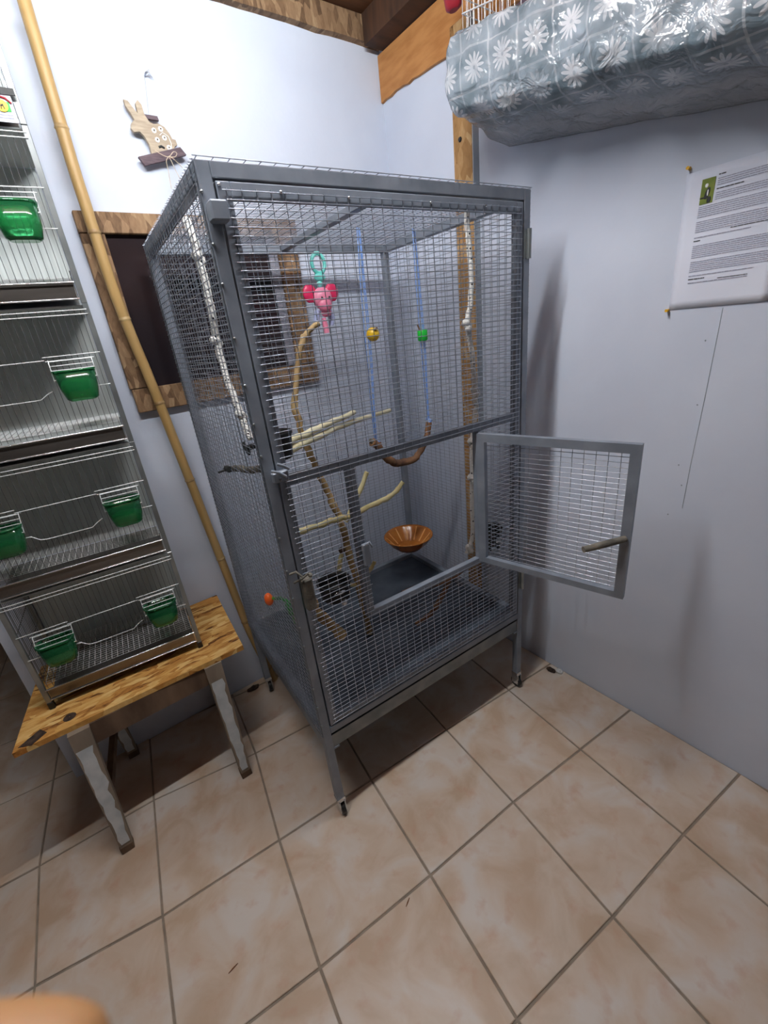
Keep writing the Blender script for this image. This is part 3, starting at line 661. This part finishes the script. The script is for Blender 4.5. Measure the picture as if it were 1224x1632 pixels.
# ------------------------------------------------------------------ bench with the stack of breeding cages
bn = empty('bench', (-1.45, -.22, 0)); bi = inv_of(bn)
tag(bn, 'low bench with a strand-board top and peeling white legs under the cage stack', 'bench')
top = [(-1.778, -.392), (-1.145, -.412), (-1.113, -.012), (-1.715, -.006)]
MB().prism(top[::-1], 'z', .494, .511).build('bench_top', M['osb'], bn, bi)
MB().prism([(-1.766, -.380), (-1.716, -.345), (-1.700, -.372), (-1.735, -.396)][::-1], 'z', .5105, .5122).build('torn_flake', M['debris'], bn, bi)
MB().lathe((-1.645, -.352, .511), [(.017, 0), (.016, .001), (.001, .0014)], 12).build('knot_hole', M['debris'], bn, bi)
for x0, y0, x1, y1 in ((-1.632, -.395, -1.655, -.418), (-1.252, -.395, -1.262, -.430), (-1.600, -.060, -1.582, -.040), (-1.240, -.060, -1.225, -.040)):
    lg = MB()
    r0 = [(x0-.027, y0-.020, .494), (x0+.027, y0-.020, .494), (x0+.027, y0+.020, .494), (x0-.027, y0+.020, .494)]
    r1 = [(x1-.017, y1-.016, .0), (x1+.017, y1-.016, .0), (x1+.017, y1+.016, .0), (x1-.017, y1+.016, .0)]
    mix = lambda t: [tuple(Vector(a).lerp(Vector(b), t)) for a, b in zip(r0, r1)]
    lg.loft([mix(0), mix(.25), mix(.5), mix(.75), mix(1)][::-1], True, True, False)
    leg = lg.build('leg', M['old_wood_pale'], bn, bi)
    # the old paint: a thin ragged skin left on the outer face of the leg
    rn = random.Random(int(x0*1000)); L_, R2 = [], []
    K = 16
    for k in range(K+1):
        t = .12+.80*k/K; P = mix(t); a, b = Vector(P[0]), Vector(P[1])
        L_.append(a.lerp(b, max(0, .02+rn.uniform(0, .10)+(.25*max(0, t-.45) if k % 5 else 0)))); R2.append(a.lerp(b, min(.97, .86+rn.uniform(-.14, .10)-.15*max(0, t-.7))))
    pm = MB(); vs = [p+Vector((0, -.0006, 0)) for p in L_]+[p+Vector((0, -.0006, 0)) for p in R2]+[p+Vector((0, -.0016, 0)) for p in L_]+[p+Vector((0, -.0016, 0)) for p in R2]
    n = K+1; fs = [(2*n+k, 2*n+k+1, 3*n+k+1, 3*n+k) for k in range(K)]+[(k, k+1, 2*n+k+1, 2*n+k) for k in range(K)]+[(n+k, 3*n+k, 3*n+k+1, n+k+1) for k in range(K)]
    pm.add(vs, fs); pm.build('paint_skin', M['paint_leg'], leg, bi)
    MB().loft([[tuple(Vector(p)*1) for p in mix(.93)], [(p[0]*1, p[1], 0.0) for p in mix(1)]][::-1], True, True, False)
    fx, fy = x1, y1
    MB().box(fx-.0185, fx+.0185, fy-.0175, fy+.0175, 0, .030, .002).build('foot', M['old_wood'], leg, bi)
MB().box(-1.610, -1.275, -.402, -.384, .420, .493).build('apron', M['old_wood'], bn, bi)
MB().box(-1.575, -1.262, -.068, -.050, .420, .493).build('apron', M['old_wood'], bn, bi)
MB().bar((-1.632, -.385, .455), (-1.600, -.075, .455), .018, .070).build('apron', M['old_wood_pale'], bn, bi)
MB().bar((-1.252, -.385, .455), (-1.240, -.075, .455), .018, .070).build('apron', M['old_wood_pale'], bn, bi)
MB().bar((-1.645, -.400, .20), (-1.592, -.055, .20), .018, .028).build('stretcher', M['old_wood'], bn, bi)

RZ = math.atan2(-.04, .436); RB = (-1.254, -.315)
BASEZ = .534; PITCH = .35
RW, RD = .437, .250
def make_breeding_cage():
    r = empty('breeding_cage', (RB[0], RB[1], BASEZ), RZ)
    P = lambda n, mb, mt, p=r, kind=None: tag(mb.build(n, mt, p), kind=kind)
    for x, y in ((-RW, 0), (-.010, 0), (-RW, RD-.010), (-.010, RD-.010)):
        P('post', MB().box(x-(.003 if x < -.2 else 0), x+(.010 if x < -.2 else .013), y-.001, y+.010, 0, PITCH-.001, .001), M['post_tube'])
    P('back_panel', MB().box(-RW+.012, -.012, RD-.004, RD-.001, .012, PITCH-.006), M['backp'])
    P('roof_panel', MB().box(-RW+.010, -.010, .010, RD-.006, PITCH-.006, PITCH-.003), M['backp'])
    dr = P('drawer', MB().box(-RW+.014, -.014, .002, RD-.012, .008, .011).box(-RW+.014, -.014, .000, .003, .008, .046).box(-RW+.014, -.014, -.004, .000, .041, .045), M['steel_tray'])
    P('drawer_lip', MB().tube([(-RW+.010, -.004, .046), (-.010, -.004, .046)], .0022, 6).tube([(-RW+.010, -.003, .010), (-.010, -.003, .010)], .0020, 6).tube([(-.012, -.003, .010), (-.012, -.003, .07)], .0016, 6), M['chrome'], dr)
    m = MB()
    for y in frange(.012, RD-.014, .0125): m.wire((-RW+.012, y, .058), (-.012, y, .058), .0008)
    for x in frange(-RW+.014, -.014, .0160): m.wire((x, .010, .0596), (x, RD-.012, .0596), .0008)
    P('floor_grid', m, M['white_wire'], kind='stuff')
    m = MB()
    for x in frange(-RW+.018, -.018, .0128): m.wire((x, .0015, .050), (x, .0015, PITCH-.010), .00062)
    P('front_wires', m, M['dark_wire'], kind='stuff')
    for xx in (-RW+.004, -.004):
        m = MB()
        for y in frange(.016, RD-.016, .0125): m.wire((xx, y, .050), (xx, y, PITCH-.010), .00062)
        for z in (.06, .156, .234, .335): m.wire((xx, .006, z), (xx, RD-.006, z), .0010)
        P('side_wires', m, M['dark_wire'], kind='stuff')
    for a, b in (((-RW+.004, -.001, .336), (-.004, -.001, .336)), ((-RW+.004, -.002, .326), (-.004, -.002, .326)), ((-RW+.006, -.001, .236), (-.310, -.001, .236)), ((-.130, -.001, .236), (-.006, -.001, .236)),
                 ((-.312, -.003, .229), (-.128, -.003, .229)), ((-RW+.006, -.001, .157), (-.300, -.001, .157)), ((-.040, -.001, .157), (-.006, -.001, .157))):
        P('cross_wire', MB().tube([a, b], .0013, 6), M['white_wire'])
    P('door_wire', MB().tube([(-.315, -.001, .157), (-.300, -.004, .157), (-.285, -.004, .143), (-.270, -.004, .140), (-.165, -.004, .140), (-.150, -.003, .150), (-.135, -.001, .157)], .0012, 6), M['white_wire'])
    for c in (-.351, -.075):
        m = MB(); x0, x1 = c-.046, c+.046
        for k in range(5):
            z = .225-.0108*k; y = -.005-.006*k
            m.tube([(x0, y, z), (x1, y, z)], .0012, 5)
        for x in (x0, x1): m.tube([(x, -.003, .228), (x, -.029, .1815), (x, -.026, .178)], .0014, 5)
        m.tube([(c-.052, -.002, .226), (c+.052, -.002, .226)], .0014, 5)
        P('feeder_grille', m, M['white_wire'])
    return r
cage0 = make_breeding_cage()
clab = ['bottom breeding cage of the stack, standing on the strand-board bench', 'second breeding cage from the bottom of the stack, with two green feeders',
        'third breeding cage from the bottom of the stack, level with the window sill', 'fourth breeding cage from the bottom of the stack, level with the window top',
        'topmost breeding cage of the stack, carrying a name card']
for k in range(5):
    c_ = cage0 if k == 0 else copy_tree(cage0)
    c_.location = (RB[0], RB[1], BASEZ+PITCH*k)
    tag(c_, clab[k], 'bird cage', 'breeding cages stacked on the bench')
RM = Matrix.Translation((RB[0], RB[1], BASEZ)) @ Matrix.Rotation(RZ, 4, 'Z')
for x, y in ((-RW, 0), (-.010, 0), (-RW, RD-.010), (-.010, RD-.010)):
    MB().box(x-.003, x+.013, y-.003, y+.013, -.0228, .002, .002).build('foot', M['black'], cage0)
def make_feeder():
    r = empty('seed_feeder', (0, 0, 0))
    def rr(cx, cy, wx, wy, z, rad, n=5):
        out = []
        for (sx, sy, a0) in ((1, 1, 0), (-1, 1, 90), (-1, -1, 180), (1, -1, 270)):
            for k in range(n+1):
                a = math.radians(a0+90*k/n); out.append((cx+sx*(wx/2-rad)+rad*math.cos(a), cy+sy*(wy/2-rad)+rad*math.sin(a), z))
        return out
    MB().loft([rr(0, -.016, .056, .034, 0, .014), rr(0, -.016, .070, .046, .005, .019), rr(0, -.015, .082, .056, .030, .024), rr(0, -.014, .090, .062, .072, .027), rr(0, -.014, .087, .059, .072, .026), rr(0, -.015, .079, .053, .030, .023), rr(0, -.016, .066, .042, .007, .018)]).build('trough', M['green'], r)
    MB().loft([rr(0, -.014, .094, .066, .0715, .028), rr(0, -.014, .094, .066, .0750, .028), rr(0, -.014, .086, .058, .0750, .025), rr(0, -.014, .086, .058, .0715, .025)], False, False).build('rim', M['green'], r)
    return r
fe0 = make_feeder(); flab = {(0, -.351): 'green plastic seed feeder at the left of the bottom breeding cage', (0, -.075): 'green plastic seed feeder at the right of the bottom breeding cage',
    (1, -.351): 'green plastic seed feeder at the left of the second breeding cage', (1, -.075): 'green plastic seed feeder at the right of the second breeding cage',
    (2, -.075): 'green plastic seed feeder on the third breeding cage from the bottom', (3, -.075): 'green plastic seed feeder on the fourth breeding cage from the bottom',
    (4, -.075): 'green feeder on the topmost breeding cage at the photo\'s left edge'}
first = True
for (k, x), lb_ in flab.items():
    f_ = fe0 if first else copy_tree(fe0); first = False
    f_.location = RM @ Vector((x, -.004, .128+PITCH*k)); f_.rotation_euler = (0, 0, RZ)
    tag(f_, lb_, 'feeder', 'green feeders on the breeding cages')
# name card clipped to the top cage
nc = empty('name_card', RM @ Vector((-.035, -.009, 1.402)), RZ)
tag(nc, 'white card with green patch and yellow disc on the topmost breeding cage', 'card')
MB().box(-.060, .024, -.0012, 0, -.004, .044).build('card', M['paper'], nc)
MB().box(-.075, .034, -.003, -.0013, .042, .054).build('dark_strip', M['ink'], nc)
MB().prism([(-.014, .014), (.018, .014), (.018, .030), (-.014, .030)], 'y', -.0022, -.0012).build('green_patch', M['bright_green'], nc)
yd = MB().tube([(.004, -.0022, .023), (.004, -.0034, .023)], .0105, 20).build('yellow_disc', M['yellow'], nc)
MB().box(.001, .0025, -.0042, -.0034, .017, .030).bar((.0025, -.0038, .022), (.006, -.0038, .025), .0012, .002).bar((.006, -.0038, .025), (.007, -.0038, .017), .0012, .002).build('letter', M['ink'], yd)
MB().tube([(-.016, -.002, .033), (.002, -.002, .039), (.014, -.002, .036), (.022, -.002, .028)], .0022, 6).build('red_arc', M['red_cloth'], nc)
for z in (.008, .003): MB().box(-.030, .018, -.0018, -.0012, z-.001, z+.001).build('print_line', M['ink_grey'], nc)

# ------------------------------------------------------------------ bamboo cane
bp_ = empty('bamboo_cane', (-.985, -.055, 0)); ii = inv_of(bp_)
tag(bp_, 'long bowed bamboo cane leaning between the cage stack and the aviary', 'bamboo cane')
pt = [(-.985, -.055, .0), (-1.032, -.05, .285), (-1.063, -.05, .65), (-1.094, -.05, 1.03), (-1.120, -.05, 1.345), (-1.146, -.05, 1.62), (-1.151, -.05, 1.896), (-1.150, -.05, 2.02), (-1.145, -.05, 2.28), (-1.140, -.048, 2.47)]
pt = [(x, y if z < .9 else y-.004, z) for x, y, z in pt]
w_ = wobble(pt, 6, .0003, 2)
MB().tube(w_, [.0155+.0015*math.sin(k*.9)*0 for k in range(len(w_))], 14).build('culm', M['bamboo'], bp_, ii)
acc = 0; nodes_z = (.08, .36, .68, 1.02, 1.30, 1.56, 1.79, 2.03, 2.29)
for z in nodes_z:
    for k in range(len(w_)-1):
        if w_[k].z <= z < w_[k+1].z:
            d = (w_[k+1]-w_[k]).normalized(); c = w_[k].lerp(w_[k+1], (z-w_[k].z)/(w_[k+1].z-w_[k].z))
            MB().tube([c-d*.006, c-d*.002, c+d*.001, c+d*.005], [.0157, .0178, .0168, .0157], 14).build('node', M['bamboo_node'], bp_, ii); break

# ------------------------------------------------------------------ rabbit sign on the back wall
rb = empty('rabbit_sign', (-.9, -.004, 1.985)); ii = inv_of(rb)
tag(rb, 'pale wooden rabbit on a dark plank hung by a wire above the window', 'wall sign')
poly = [(-.968, 2.126), (-.957, 2.124), (-.944, 2.104), (-.938, 2.098), (-.938, 2.122), (-.930, 2.130), (-.922, 2.120), (-.921, 2.098), (-.912, 2.082), (-.900, 2.078), (-.888, 2.081), (-.872, 2.074), (-.862, 2.060), (-.857, 2.047), (-.848, 2.046), (-.846, 2.034), (-.856, 2.028), (-.858, 2.018), (-.928, 2.004), (-.928, 2.026), (-.937, 2.046), (-.946, 2.055), (-.962, 2.052), (-.968, 2.060), (-.964, 2.072), (-.952, 2.082), (-.958, 2.096), (-.967, 2.112)]
body = MB().prism(poly, 'y', -.024, -.012).build('rabbit', M['sign_wood'], rb, ii)
MB().prism([(-.969, 1.992), (-.840, 2.028), (-.826, 2.010), (-.956, 1.972)][::-1], 'y', -.027, -.015).build('plank', M['sign_dark'], rb, ii)
MB().prism([(-.923, 2.1), (-.884, 2.100), (-.882, 2.090), (-.921, 2.090)], 'y', -.020, -.010).build('tag_board', M['sign_dark'], rb, ii)
for x, z in ((-.905, 2.062), (-.885, 2.068), (-.902, 2.040), (-.880, 2.047), (-.873, 2.024)):
    fl = MB()
    for k in range(8):
        a = 2*math.pi*k/8; fl.ell((x+.0045*math.cos(a), -.0245, z+.0045*math.sin(a)), (.0028, .0007, .0028), 6, 4)
    f_ = fl.build('flower', M['white'], body, ii); MB().ell((x, -.0285, z), (.0018, .001, .0018), 6, 4).build('flower_eye', M['ink'], f_, ii)
MB().tube([(-.892, -.0245, 2.052), (-.882, -.0245, 2.060), (-.868, -.0245, 2.052), (-.864, -.0245, 2.036), (-.866, -.0245, 2.022)], .0012, 5).build('thigh_line', M['white'], body, ii)
MB().tube([(-.903, -.0245, 2.022), (-.895, -.025, 2.025), (-.887, -.0245, 2.021)], .003, 6).build('dark_mark', M['ink'], body, ii)
MB().tube([(-.906, -.013, 2.100), (-.897, -.012, 2.150), (-.890, -.012, 2.196), (-.880, -.010, 2.203), (-.872, -.008, 2.198)], .0008, 5).build('wire', M['galv'], rb, ii)
MB().tube([(-.886, -.001, 2.199), (-.886, -.016, 2.200), (-.876, -.016, 2.206), (-.868, -.014, 2.195)], .0026, 6).build('wall_hook', M['galv'], rb, ii)
bw_ = MB()
bw_.tube(wobble([(-.920, -.036, 2.010), (-.900, -.038, 1.998), (-.884, -.040, 1.996), (-.868, -.038, 2.010), (-.858, -.037, 2.008), (-.866, -.038, 1.998), (-.884, -.040, 1.996)], 4, .0003, 3), .0010, 5)
bw_.tube(wobble([(-.884, -.040, 1.997), (-.895, -.038, 1.985), (-.896, -.036, 1.96), (-.899, -.034, 1.915)], 4, .0005, 4), .0009, 5)
bw_.tube(wobble([(-.884, -.040, 1.997), (-.880, -.038, 1.985), (-.872, -.036, 1.96), (-.862, -.034, 1.93)], 4, .0005, 5), .0009, 5)
bw_.tube(wobble([(-.884, -.040, 1.997), (-.870, -.038, 1.990), (-.850, -.036, 1.972)], 4, .0005, 6), .0009, 5)
bw_.build('string_bow', M['string'], rb, ii)

# ------------------------------------------------------------------ notice with pins
nt_ = empty('notice', (-.001, -1.245, 1.41)); ii = inv_of(nt_)
tag(nt_, 'white printed notice with a small bird photo pinned to the right wall', 'notice')
pa = MB(); ny, nz = 12, 16; vs = []
for j in range(nz+1):
    for i in range(ny+1):
        y = -1.139-.210*i/ny; z = 1.411+.300*j/nz
        bulge = .004*math.sin(math.pi*i/ny)*math.sin(math.pi*j/nz)+.002*(1-j/nz)**6*(i/ny)
        vs.append((-.0012-bulge, y, z))
fs = [(j*(ny+1)+i, j*(ny+1)+i+1, (j+1)*(ny+1)+i+1, (j+1)*(ny+1)+i) for j in range(nz) for i in range(ny)]
pa.add(vs, fs, True)
po = pa.build('sheet', M['paper'], nt_, ii); sol = po.modifiers.new('thickness', 'SOLIDIFY'); sol.thickness = .0005; sol.offset = 1
def xs(y, z):
    i = (-1.139-y)/.210; j = (z-1.411)/.300
    return -.0026-(.004*math.sin(math.pi*i)*math.sin(math.pi*j)+.002*(1-j)**6*i)
ph = MB(); y0, y1, z0, z1 = -1.176, -1.203, 1.639, 1.690
ph.prism([(y0, z0), (y1, z0), (y1, z1), (y0, z1)], 'x', xs(-1.19, 1.66)-.0006, xs(-1.19, 1.66)+.0004); pho = ph.build('bird_photo', M['photo_green'], po, ii)
xx = xs(-1.19, 1.66)-.0008
MB().ell((xx, -1.190, 1.660), (.0004, .0050, .013), 10, 7, Matrix.Rotation(.25, 3, 'X')).ell((xx, -1.195, 1.646), (.0004, .0045, .008), 8, 5).ell((xx, -1.184, 1.652), (.0004, .009, .002), 8, 5).build('bird', M['ink'], pho, ii)
MB().ell((xx-.0003, -1.187, 1.676), (.0004, .0035, .0045), 8, 6).ell((xx-.0003, -1.191, 1.661), (.0004, .0015, .007), 8, 6).build('bird_white', M['white'], pho, ii)
# lines of print: (z, start, end, ink)
def printed(z, ya, yb, h, mt, seed):
    r = random.Random(seed); m = MB(); y = ya
    while y > yb:
        wl = min(r.uniform(.003, .013), y-yb)
        if wl < .001: break
        x = xs(y-wl/2, z)
        m.add([(x, y, z-h/2), (x, y-wl, z-h/2), (x, y-wl, z+h/2), (x, y, z+h/2)], [(0,1,2,3)])
        y -= wl+r.uniform(.0006, .0011)
    return m.build('print_line', mt, po, ii)
z = 1.690; k = 0
printed(1.692, -1.208, -1.222, .0022, M['ink'], 1)
for z in [1.684-.0042*i for i in range(4)]: k += 1; printed(z, -1.208, -1.335, .0016, M['ink_grey'], k)
printed(1.664, -1.208, -1.262, .0020, M['ink'], 90)
for z in [1.656-.0042*i for i in range(4)]: k += 1; printed(z, -1.208, -1.335, .0016, M['ink_grey'], k)
for a, n_ in ((1.634, 6), (1.603, 6)):
    for i in range(n_): k += 1; printed(a-.0042*i, -1.176, -1.336, .0016, M['ink_grey'], k)
printed(1.570, -1.176, -1.29, .0018, M['ink_grey'], 88); printed(1.563, -1.176, -1.192, .0020, M['ink'], 91); printed(1.578, -1.25, -1.334, .0016, M['ink'], 97)
for a, n_ in ((1.552, 7), (1.517, 6)):
    for i in range(n_): k += 1; printed(a-.0042*i, -1.176, -1.336, .0016, M['ink_grey'], k)
printed(1.486, -1.176, -1.31, .0018, M['ink_grey'], 92); printed(1.4785, -1.176, -1.212, .0020, M['ink'], 93); printed(1.470, -1.176, -1.30, .0020, M['ink_grey'], 94); printed(1.474, -1.24, -1.30, .0014, M['ink'], 95)
for y, z, lb_ in ((-1.144, 1.7215, 'yellow push pin above the top left corner of the notice'), (-1.1385, 1.4105, 'yellow push pin at the bottom left corner of the notice')):
    o = MB().tube([(-.0045, y, z), (-.008, y, z), (-.012, y, z), (-.016, y, z)], [.0040, .0033, .0030, .0038], 12).tube([(0, y, z), (-.005, y, z)], .0008, 6).build('push_pin', M['pin'], None, Matrix.Translation((0, -y, -z))); o.location = (0, y, z)
    tag(o, lb_, 'push pin', 'yellow push pins')

# ------------------------------------------------------------------ wrapped wire cage on the right wall
def zt(y): return 2.155-.22*(-.62-y)
def zr(y): return 1.972-.20*(-.62-y)
ctr = (-.13, )
prof0 = [(-.235, 1.0), (-.252, .92), (-.262, .72), (-.264, .48), (-.262, .25), (-.252, .08), (-.232, .0), (-.19, -.06), (-.14, -.12), (-.09, -.17), (-.045, -.21), (-.004, -.235)]
def P(y, x, h, sc=1.0):
    a, b = zr(y), zt(y); z = a+(b-a)*h
    cx, cz = -.10, a+(b-a)*.55
    return Vector((cx+(x-cx)*sc, y, cz+(z-cz)*sc))
rows = []
fine = []
for i in range(len(prof0)-1):
    for k in range(5): t = k/5; fine.append((prof0[i][0]*(1-t)+prof0[i+1][0]*t, prof0[i][1]*(1-t)+prof0[i+1][1]*t))
fine.append(prof0[-1])
ends = [(-.590, .02), (-.588, .25), (-.586, .5), (-.587, .72), (-.591, .87), (-.600, .96), (-.613, 1.0)]
ys = [(y, sc) for y, sc in ends]+[(-.625-.0155*k, 1.0) for k in range(75)]
mb = MB(); vs = []; uv = []; acc_u = 0
for r_, (y, sc) in enumerate(ys):
    prev = None; v_ = 0
    if r_: acc_u += math.hypot(ys[r_][0]-ys[r_-1][0], .24*(ys[r_][1]-ys[r_-1][1]))
    for c_, (x, h) in enumerate(fine):
        q = P(y, x, h, sc)
        nn = noise.noise(q*9)*.016+noise.noise(q*26)*.009+abs(noise.noise(Vector((q.x*8+q.z*14, q.y*20, 3.1))))*.010
        e_ = 1 if x < -.03 else max(0, (-.004-x)/-.026)*0+.2
        d = Vector((q.x+.10, 0, q.z-(zr(y)+.09))); d = d.normalized() if d.length > 1e-4 else Vector((0, 1, 0))
        if sc < .95: d = (d*sc+Vector((0, 1, 0))*(1-sc*.8)).normalized()
        q2 = q+d*(nn-.004)*e_; q2.x = min(q2.x, -.0035)
        if prev: v_ += (q-prev).length
        prev = q; vs.append(q2); uv.append((acc_u, v_*1.0 if sc >= 1 else v_+(1-sc)*.1))
nc_ = len(fine)
fs = [(r_*nc_+c_, r_*nc_+c_+1, (r_+1)*nc_+c_+1, (r_+1)*nc_+c_) for r_ in range(len(ys)-1) for c_ in range(nc_-1)]
mb.add(vs, fs, True); mb.uv = uv
ref = Vector((-.12, -.62, 1.93))
ps = mb.build('plastic_sheet', M['film'], None, Matrix.Translation(-ref)); ps.location = ref
tag(ps, 'clear plastic sheet printed with white daisies, wrapped round the cage on the right wall', 'plastic sheet')
sol = ps.modifiers.new('thickness', 'SOLIDIFY'); sol.thickness = .0012
# the wire cage it is wrapped round
wc = empty('wire_cage', (-.12, -.62, 1.99)); ii = inv_of(wc)
tag(wc, 'white wire cage on the right wall showing above the daisy plastic', 'bird cage')
ya, yb = -.632, -1.72; xf = -.222
m = MB()
def zz(y, h): return zr(y)+.014+(zt(y)+.20-zr(y))*h
for k in range(60):
    y = ya+(yb-ya)*k/59
    m.wire((xf, y, zz(y, 0)), (xf, y, zz(y, 1)), .0012)
for k in range(14):
    x = xf+.195*k/13; m.wire((x, ya, zz(ya, 0)), (x, ya, zz(ya, 1)), .0012)
m.build('upright_wires', M['white_wire'], wc, ii)['kind'] = 'stuff'
for h in (0, .25, .52, .60, .80, 1.0):
    MB().wire((xf-.002, ya, zz(ya, h)), (xf-.002, yb, zz(yb, h)), .0019).wire((xf, ya, zz(ya, h)), (-.027, ya, zz(ya, h)), .0019).build('cross_wire', M['white_wire'], wc, ii)
mb = MB(); vs = [(x, y, zr(y)+.016+dz) for y in (ya-.01, yb) for x in (xf+.01, -.027) for dz in (0, .06)]
mb.add(vs, [(0,1,3,2), (4,6,7,5), (0,4,5,1), (2,3,7,6), (0,2,6,4), (1,5,7,3)]); mb.build('cage_tray', M['backp'], wc, ii)
# dark bundle inside and a red pouch hanging by it
o = MB(); 
rings = []
for k in range(9):
    y = -.68-.11*k; R0 = .075*(.55 if k in (0, 8) else 1)
    rings.append([(-.118+R0*1.1*math.cos(2*math.pi*t/12)*(1+.12*math.sin(3*t+k)), y, zz(y, 0)+.150+R0*math.sin(2*math.pi*t/12)*(1+.1*math.cos(2*t+k))) for t in range(12)])
o.loft(rings); ob = o.build('cloth_bundle', M['dark_fill'], None, Matrix.Translation((.118, .7, -2.1))); ob.location = (-.118, -.7, 2.1)
tag(ob, 'dark cloth bundle lying inside the plastic-wrapped wire cage', 'cloth')
rp_ = empty('red_pouch', (-.21, -.575, 2.2)); ii = inv_of(rp_)
tag(rp_, 'dark red pouch hanging at the end of the wire cage under the ceiling', 'pouch')
c0 = Vector((-.205, -.585, 2.215)); rings = []
for z, wx, wy in ((0, .010, .014), (.006, .018, .024), (.03, .022, .030), (.07, .021, .030), (.11, .015, .022), (.125, .006, .010)):
    rings.append([tuple(c0+Vector((wx*math.cos(2*math.pi*k/14), wy*math.sin(2*math.pi*k/14), z))) for k in range(14)])
MB().loft(rings).build('bag', M['red_cloth'], rp_, ii)
MB().tube([c0+Vector((0, 0, .122)), c0+Vector((0, -.02, .16)), c0+Vector((-.01, -.045, .165))], .002, 6).build('cord', M['red_cloth'], rp_, ii)

# ------------------------------------------------------------------ crumbs on the floor
def lump(name, c, r, mat, label, cat, seed):
    m = MB().ell((0, 0, r[2]*.7), r, 9, 6); rn = random.Random(seed)
    m.v = [(x*(1+rn.uniform(-.25, .25)), y*(1+rn.uniform(-.25, .25)), max(0, z*(1+rn.uniform(-.25, .25)))) for x, y, z in m.v]
    o = m.build(name, mat); o.location = c; return tag(o, label, cat)
lump('plaster_chip', (-.022, -.905, 0), (.014, .016, .008), M['chip'], 'white plaster chip at the foot of the right wall', 'debris', 1)
lump('dirt_clump', (-.040, -.878, 0), (.012, .022, .008), M['debris'], 'dark crumb of dirt on the tiles at the foot of the right wall', 'debris', 2)
lump('dirt_clump', (-1.085, -.046, 0), (.026, .012, .010), M['debris'], 'dark crumb of dirt by the back wall between the bench and the bamboo cane', 'debris', 3)
for k, (c, a, ln, lb_) in enumerate((((-1.482, -.932, .0015), .15, .026, 'thin brown straw on a tile in the foreground'), ((-1.053, -1.111, .0015), .45, .022, 'short brown straw beside a grout joint in the middle of the floor'))):
    d = Vector((math.cos(a), math.sin(a), 0))*ln/2
    o = MB().tube([-d, Vector((0, 0, .0008)), d], [.0008, .0016, .0008], 6).build('straw', M['straw']); o.location = c; tag(o, lb_, 'straw')

# ------------------------------------------------------------------ the photographer's hand, index fingertip reaching into view
RC = camo.rotation_euler.to_matrix()
def cw(x, y, z): return CAM_LOC+RC@Vector((x, y, z))
J = {'wrist': (-.150, -.215, .040, .026), 'palm': (-.146, -.165, .022, .030), 'i1': (-.124, -.100, -.016, .0115), 'i2': (-.098, -.082, -.040, .0098), 'i3': (-.070, -.0752, -.053, .0088), 'i4': (-.045, -.0722, -.056, .0078), 'i5': (-.0355, -.0720, -.056, .0054),
     'm1': (-.142, -.100, -.008, .0118), 'm2': (-.128, -.078, -.040, .0100), 'm3': (-.108, -.082, -.058, .0090), 'm4': (-.098, -.095, -.058, .0075),
     'r1': (-.158, -.104, .000, .0112), 'r2': (-.152, -.082, -.032, .0096), 'r3': (-.134, -.086, -.050, .0086), 'r4': (-.124, -.099, -.050, .0072),
     'p1': (-.174, -.116, .006, .0100), 'p2': (-.172, -.098, -.018, .0086), 'p3': (-.158, -.099, -.034, .0078), 'p4': (-.149, -.109, -.035, .0066),
     't1': (-.116, -.150, .004, .0135), 't2': (-.090, -.138, -.012, .0110), 't3': (-.072, -.128, -.024, .0095), 't4': (-.062, -.122, -.030, .0070), 'arm': (-.160, -.290, .075, .030)}
ED = [('arm', 'wrist'), ('wrist', 'palm')]+[('palm', a+'1') for a in 'imrpt']+[(a+str(k), a+str(k+1)) for a in 'imrpt' for k in (1, 2, 3)]+[('i4', 'i5')]
ks = list(J); me = bpy.data.meshes.new('hand'); ref = cw(*J['palm'][:3])
me.from_pydata([tuple(cw(*J[k][:3])-ref) for k in ks], [(ks.index(a), ks.index(b)) for a, b in ED], [])
ho = bpy.data.objects.new('hand', me); COL.objects.link(ho); ho.location = ref; me.materials.append(M['skin'])
sk = ho.modifiers.new('skin', 'SKIN'); 
for k, d in zip(ks, me.skin_vertices[0].data): d.radius = (J[k][3], J[k][3]); d.use_root = (k == 'palm')
sk.use_smooth_shade = True
sb = ho.modifiers.new('smooth', 'SUBSURF'); sb.levels = 2; sb.render_levels = 2
tag(ho, "blurred fingertip of the photographer's hand at the bottom left corner", 'hand')
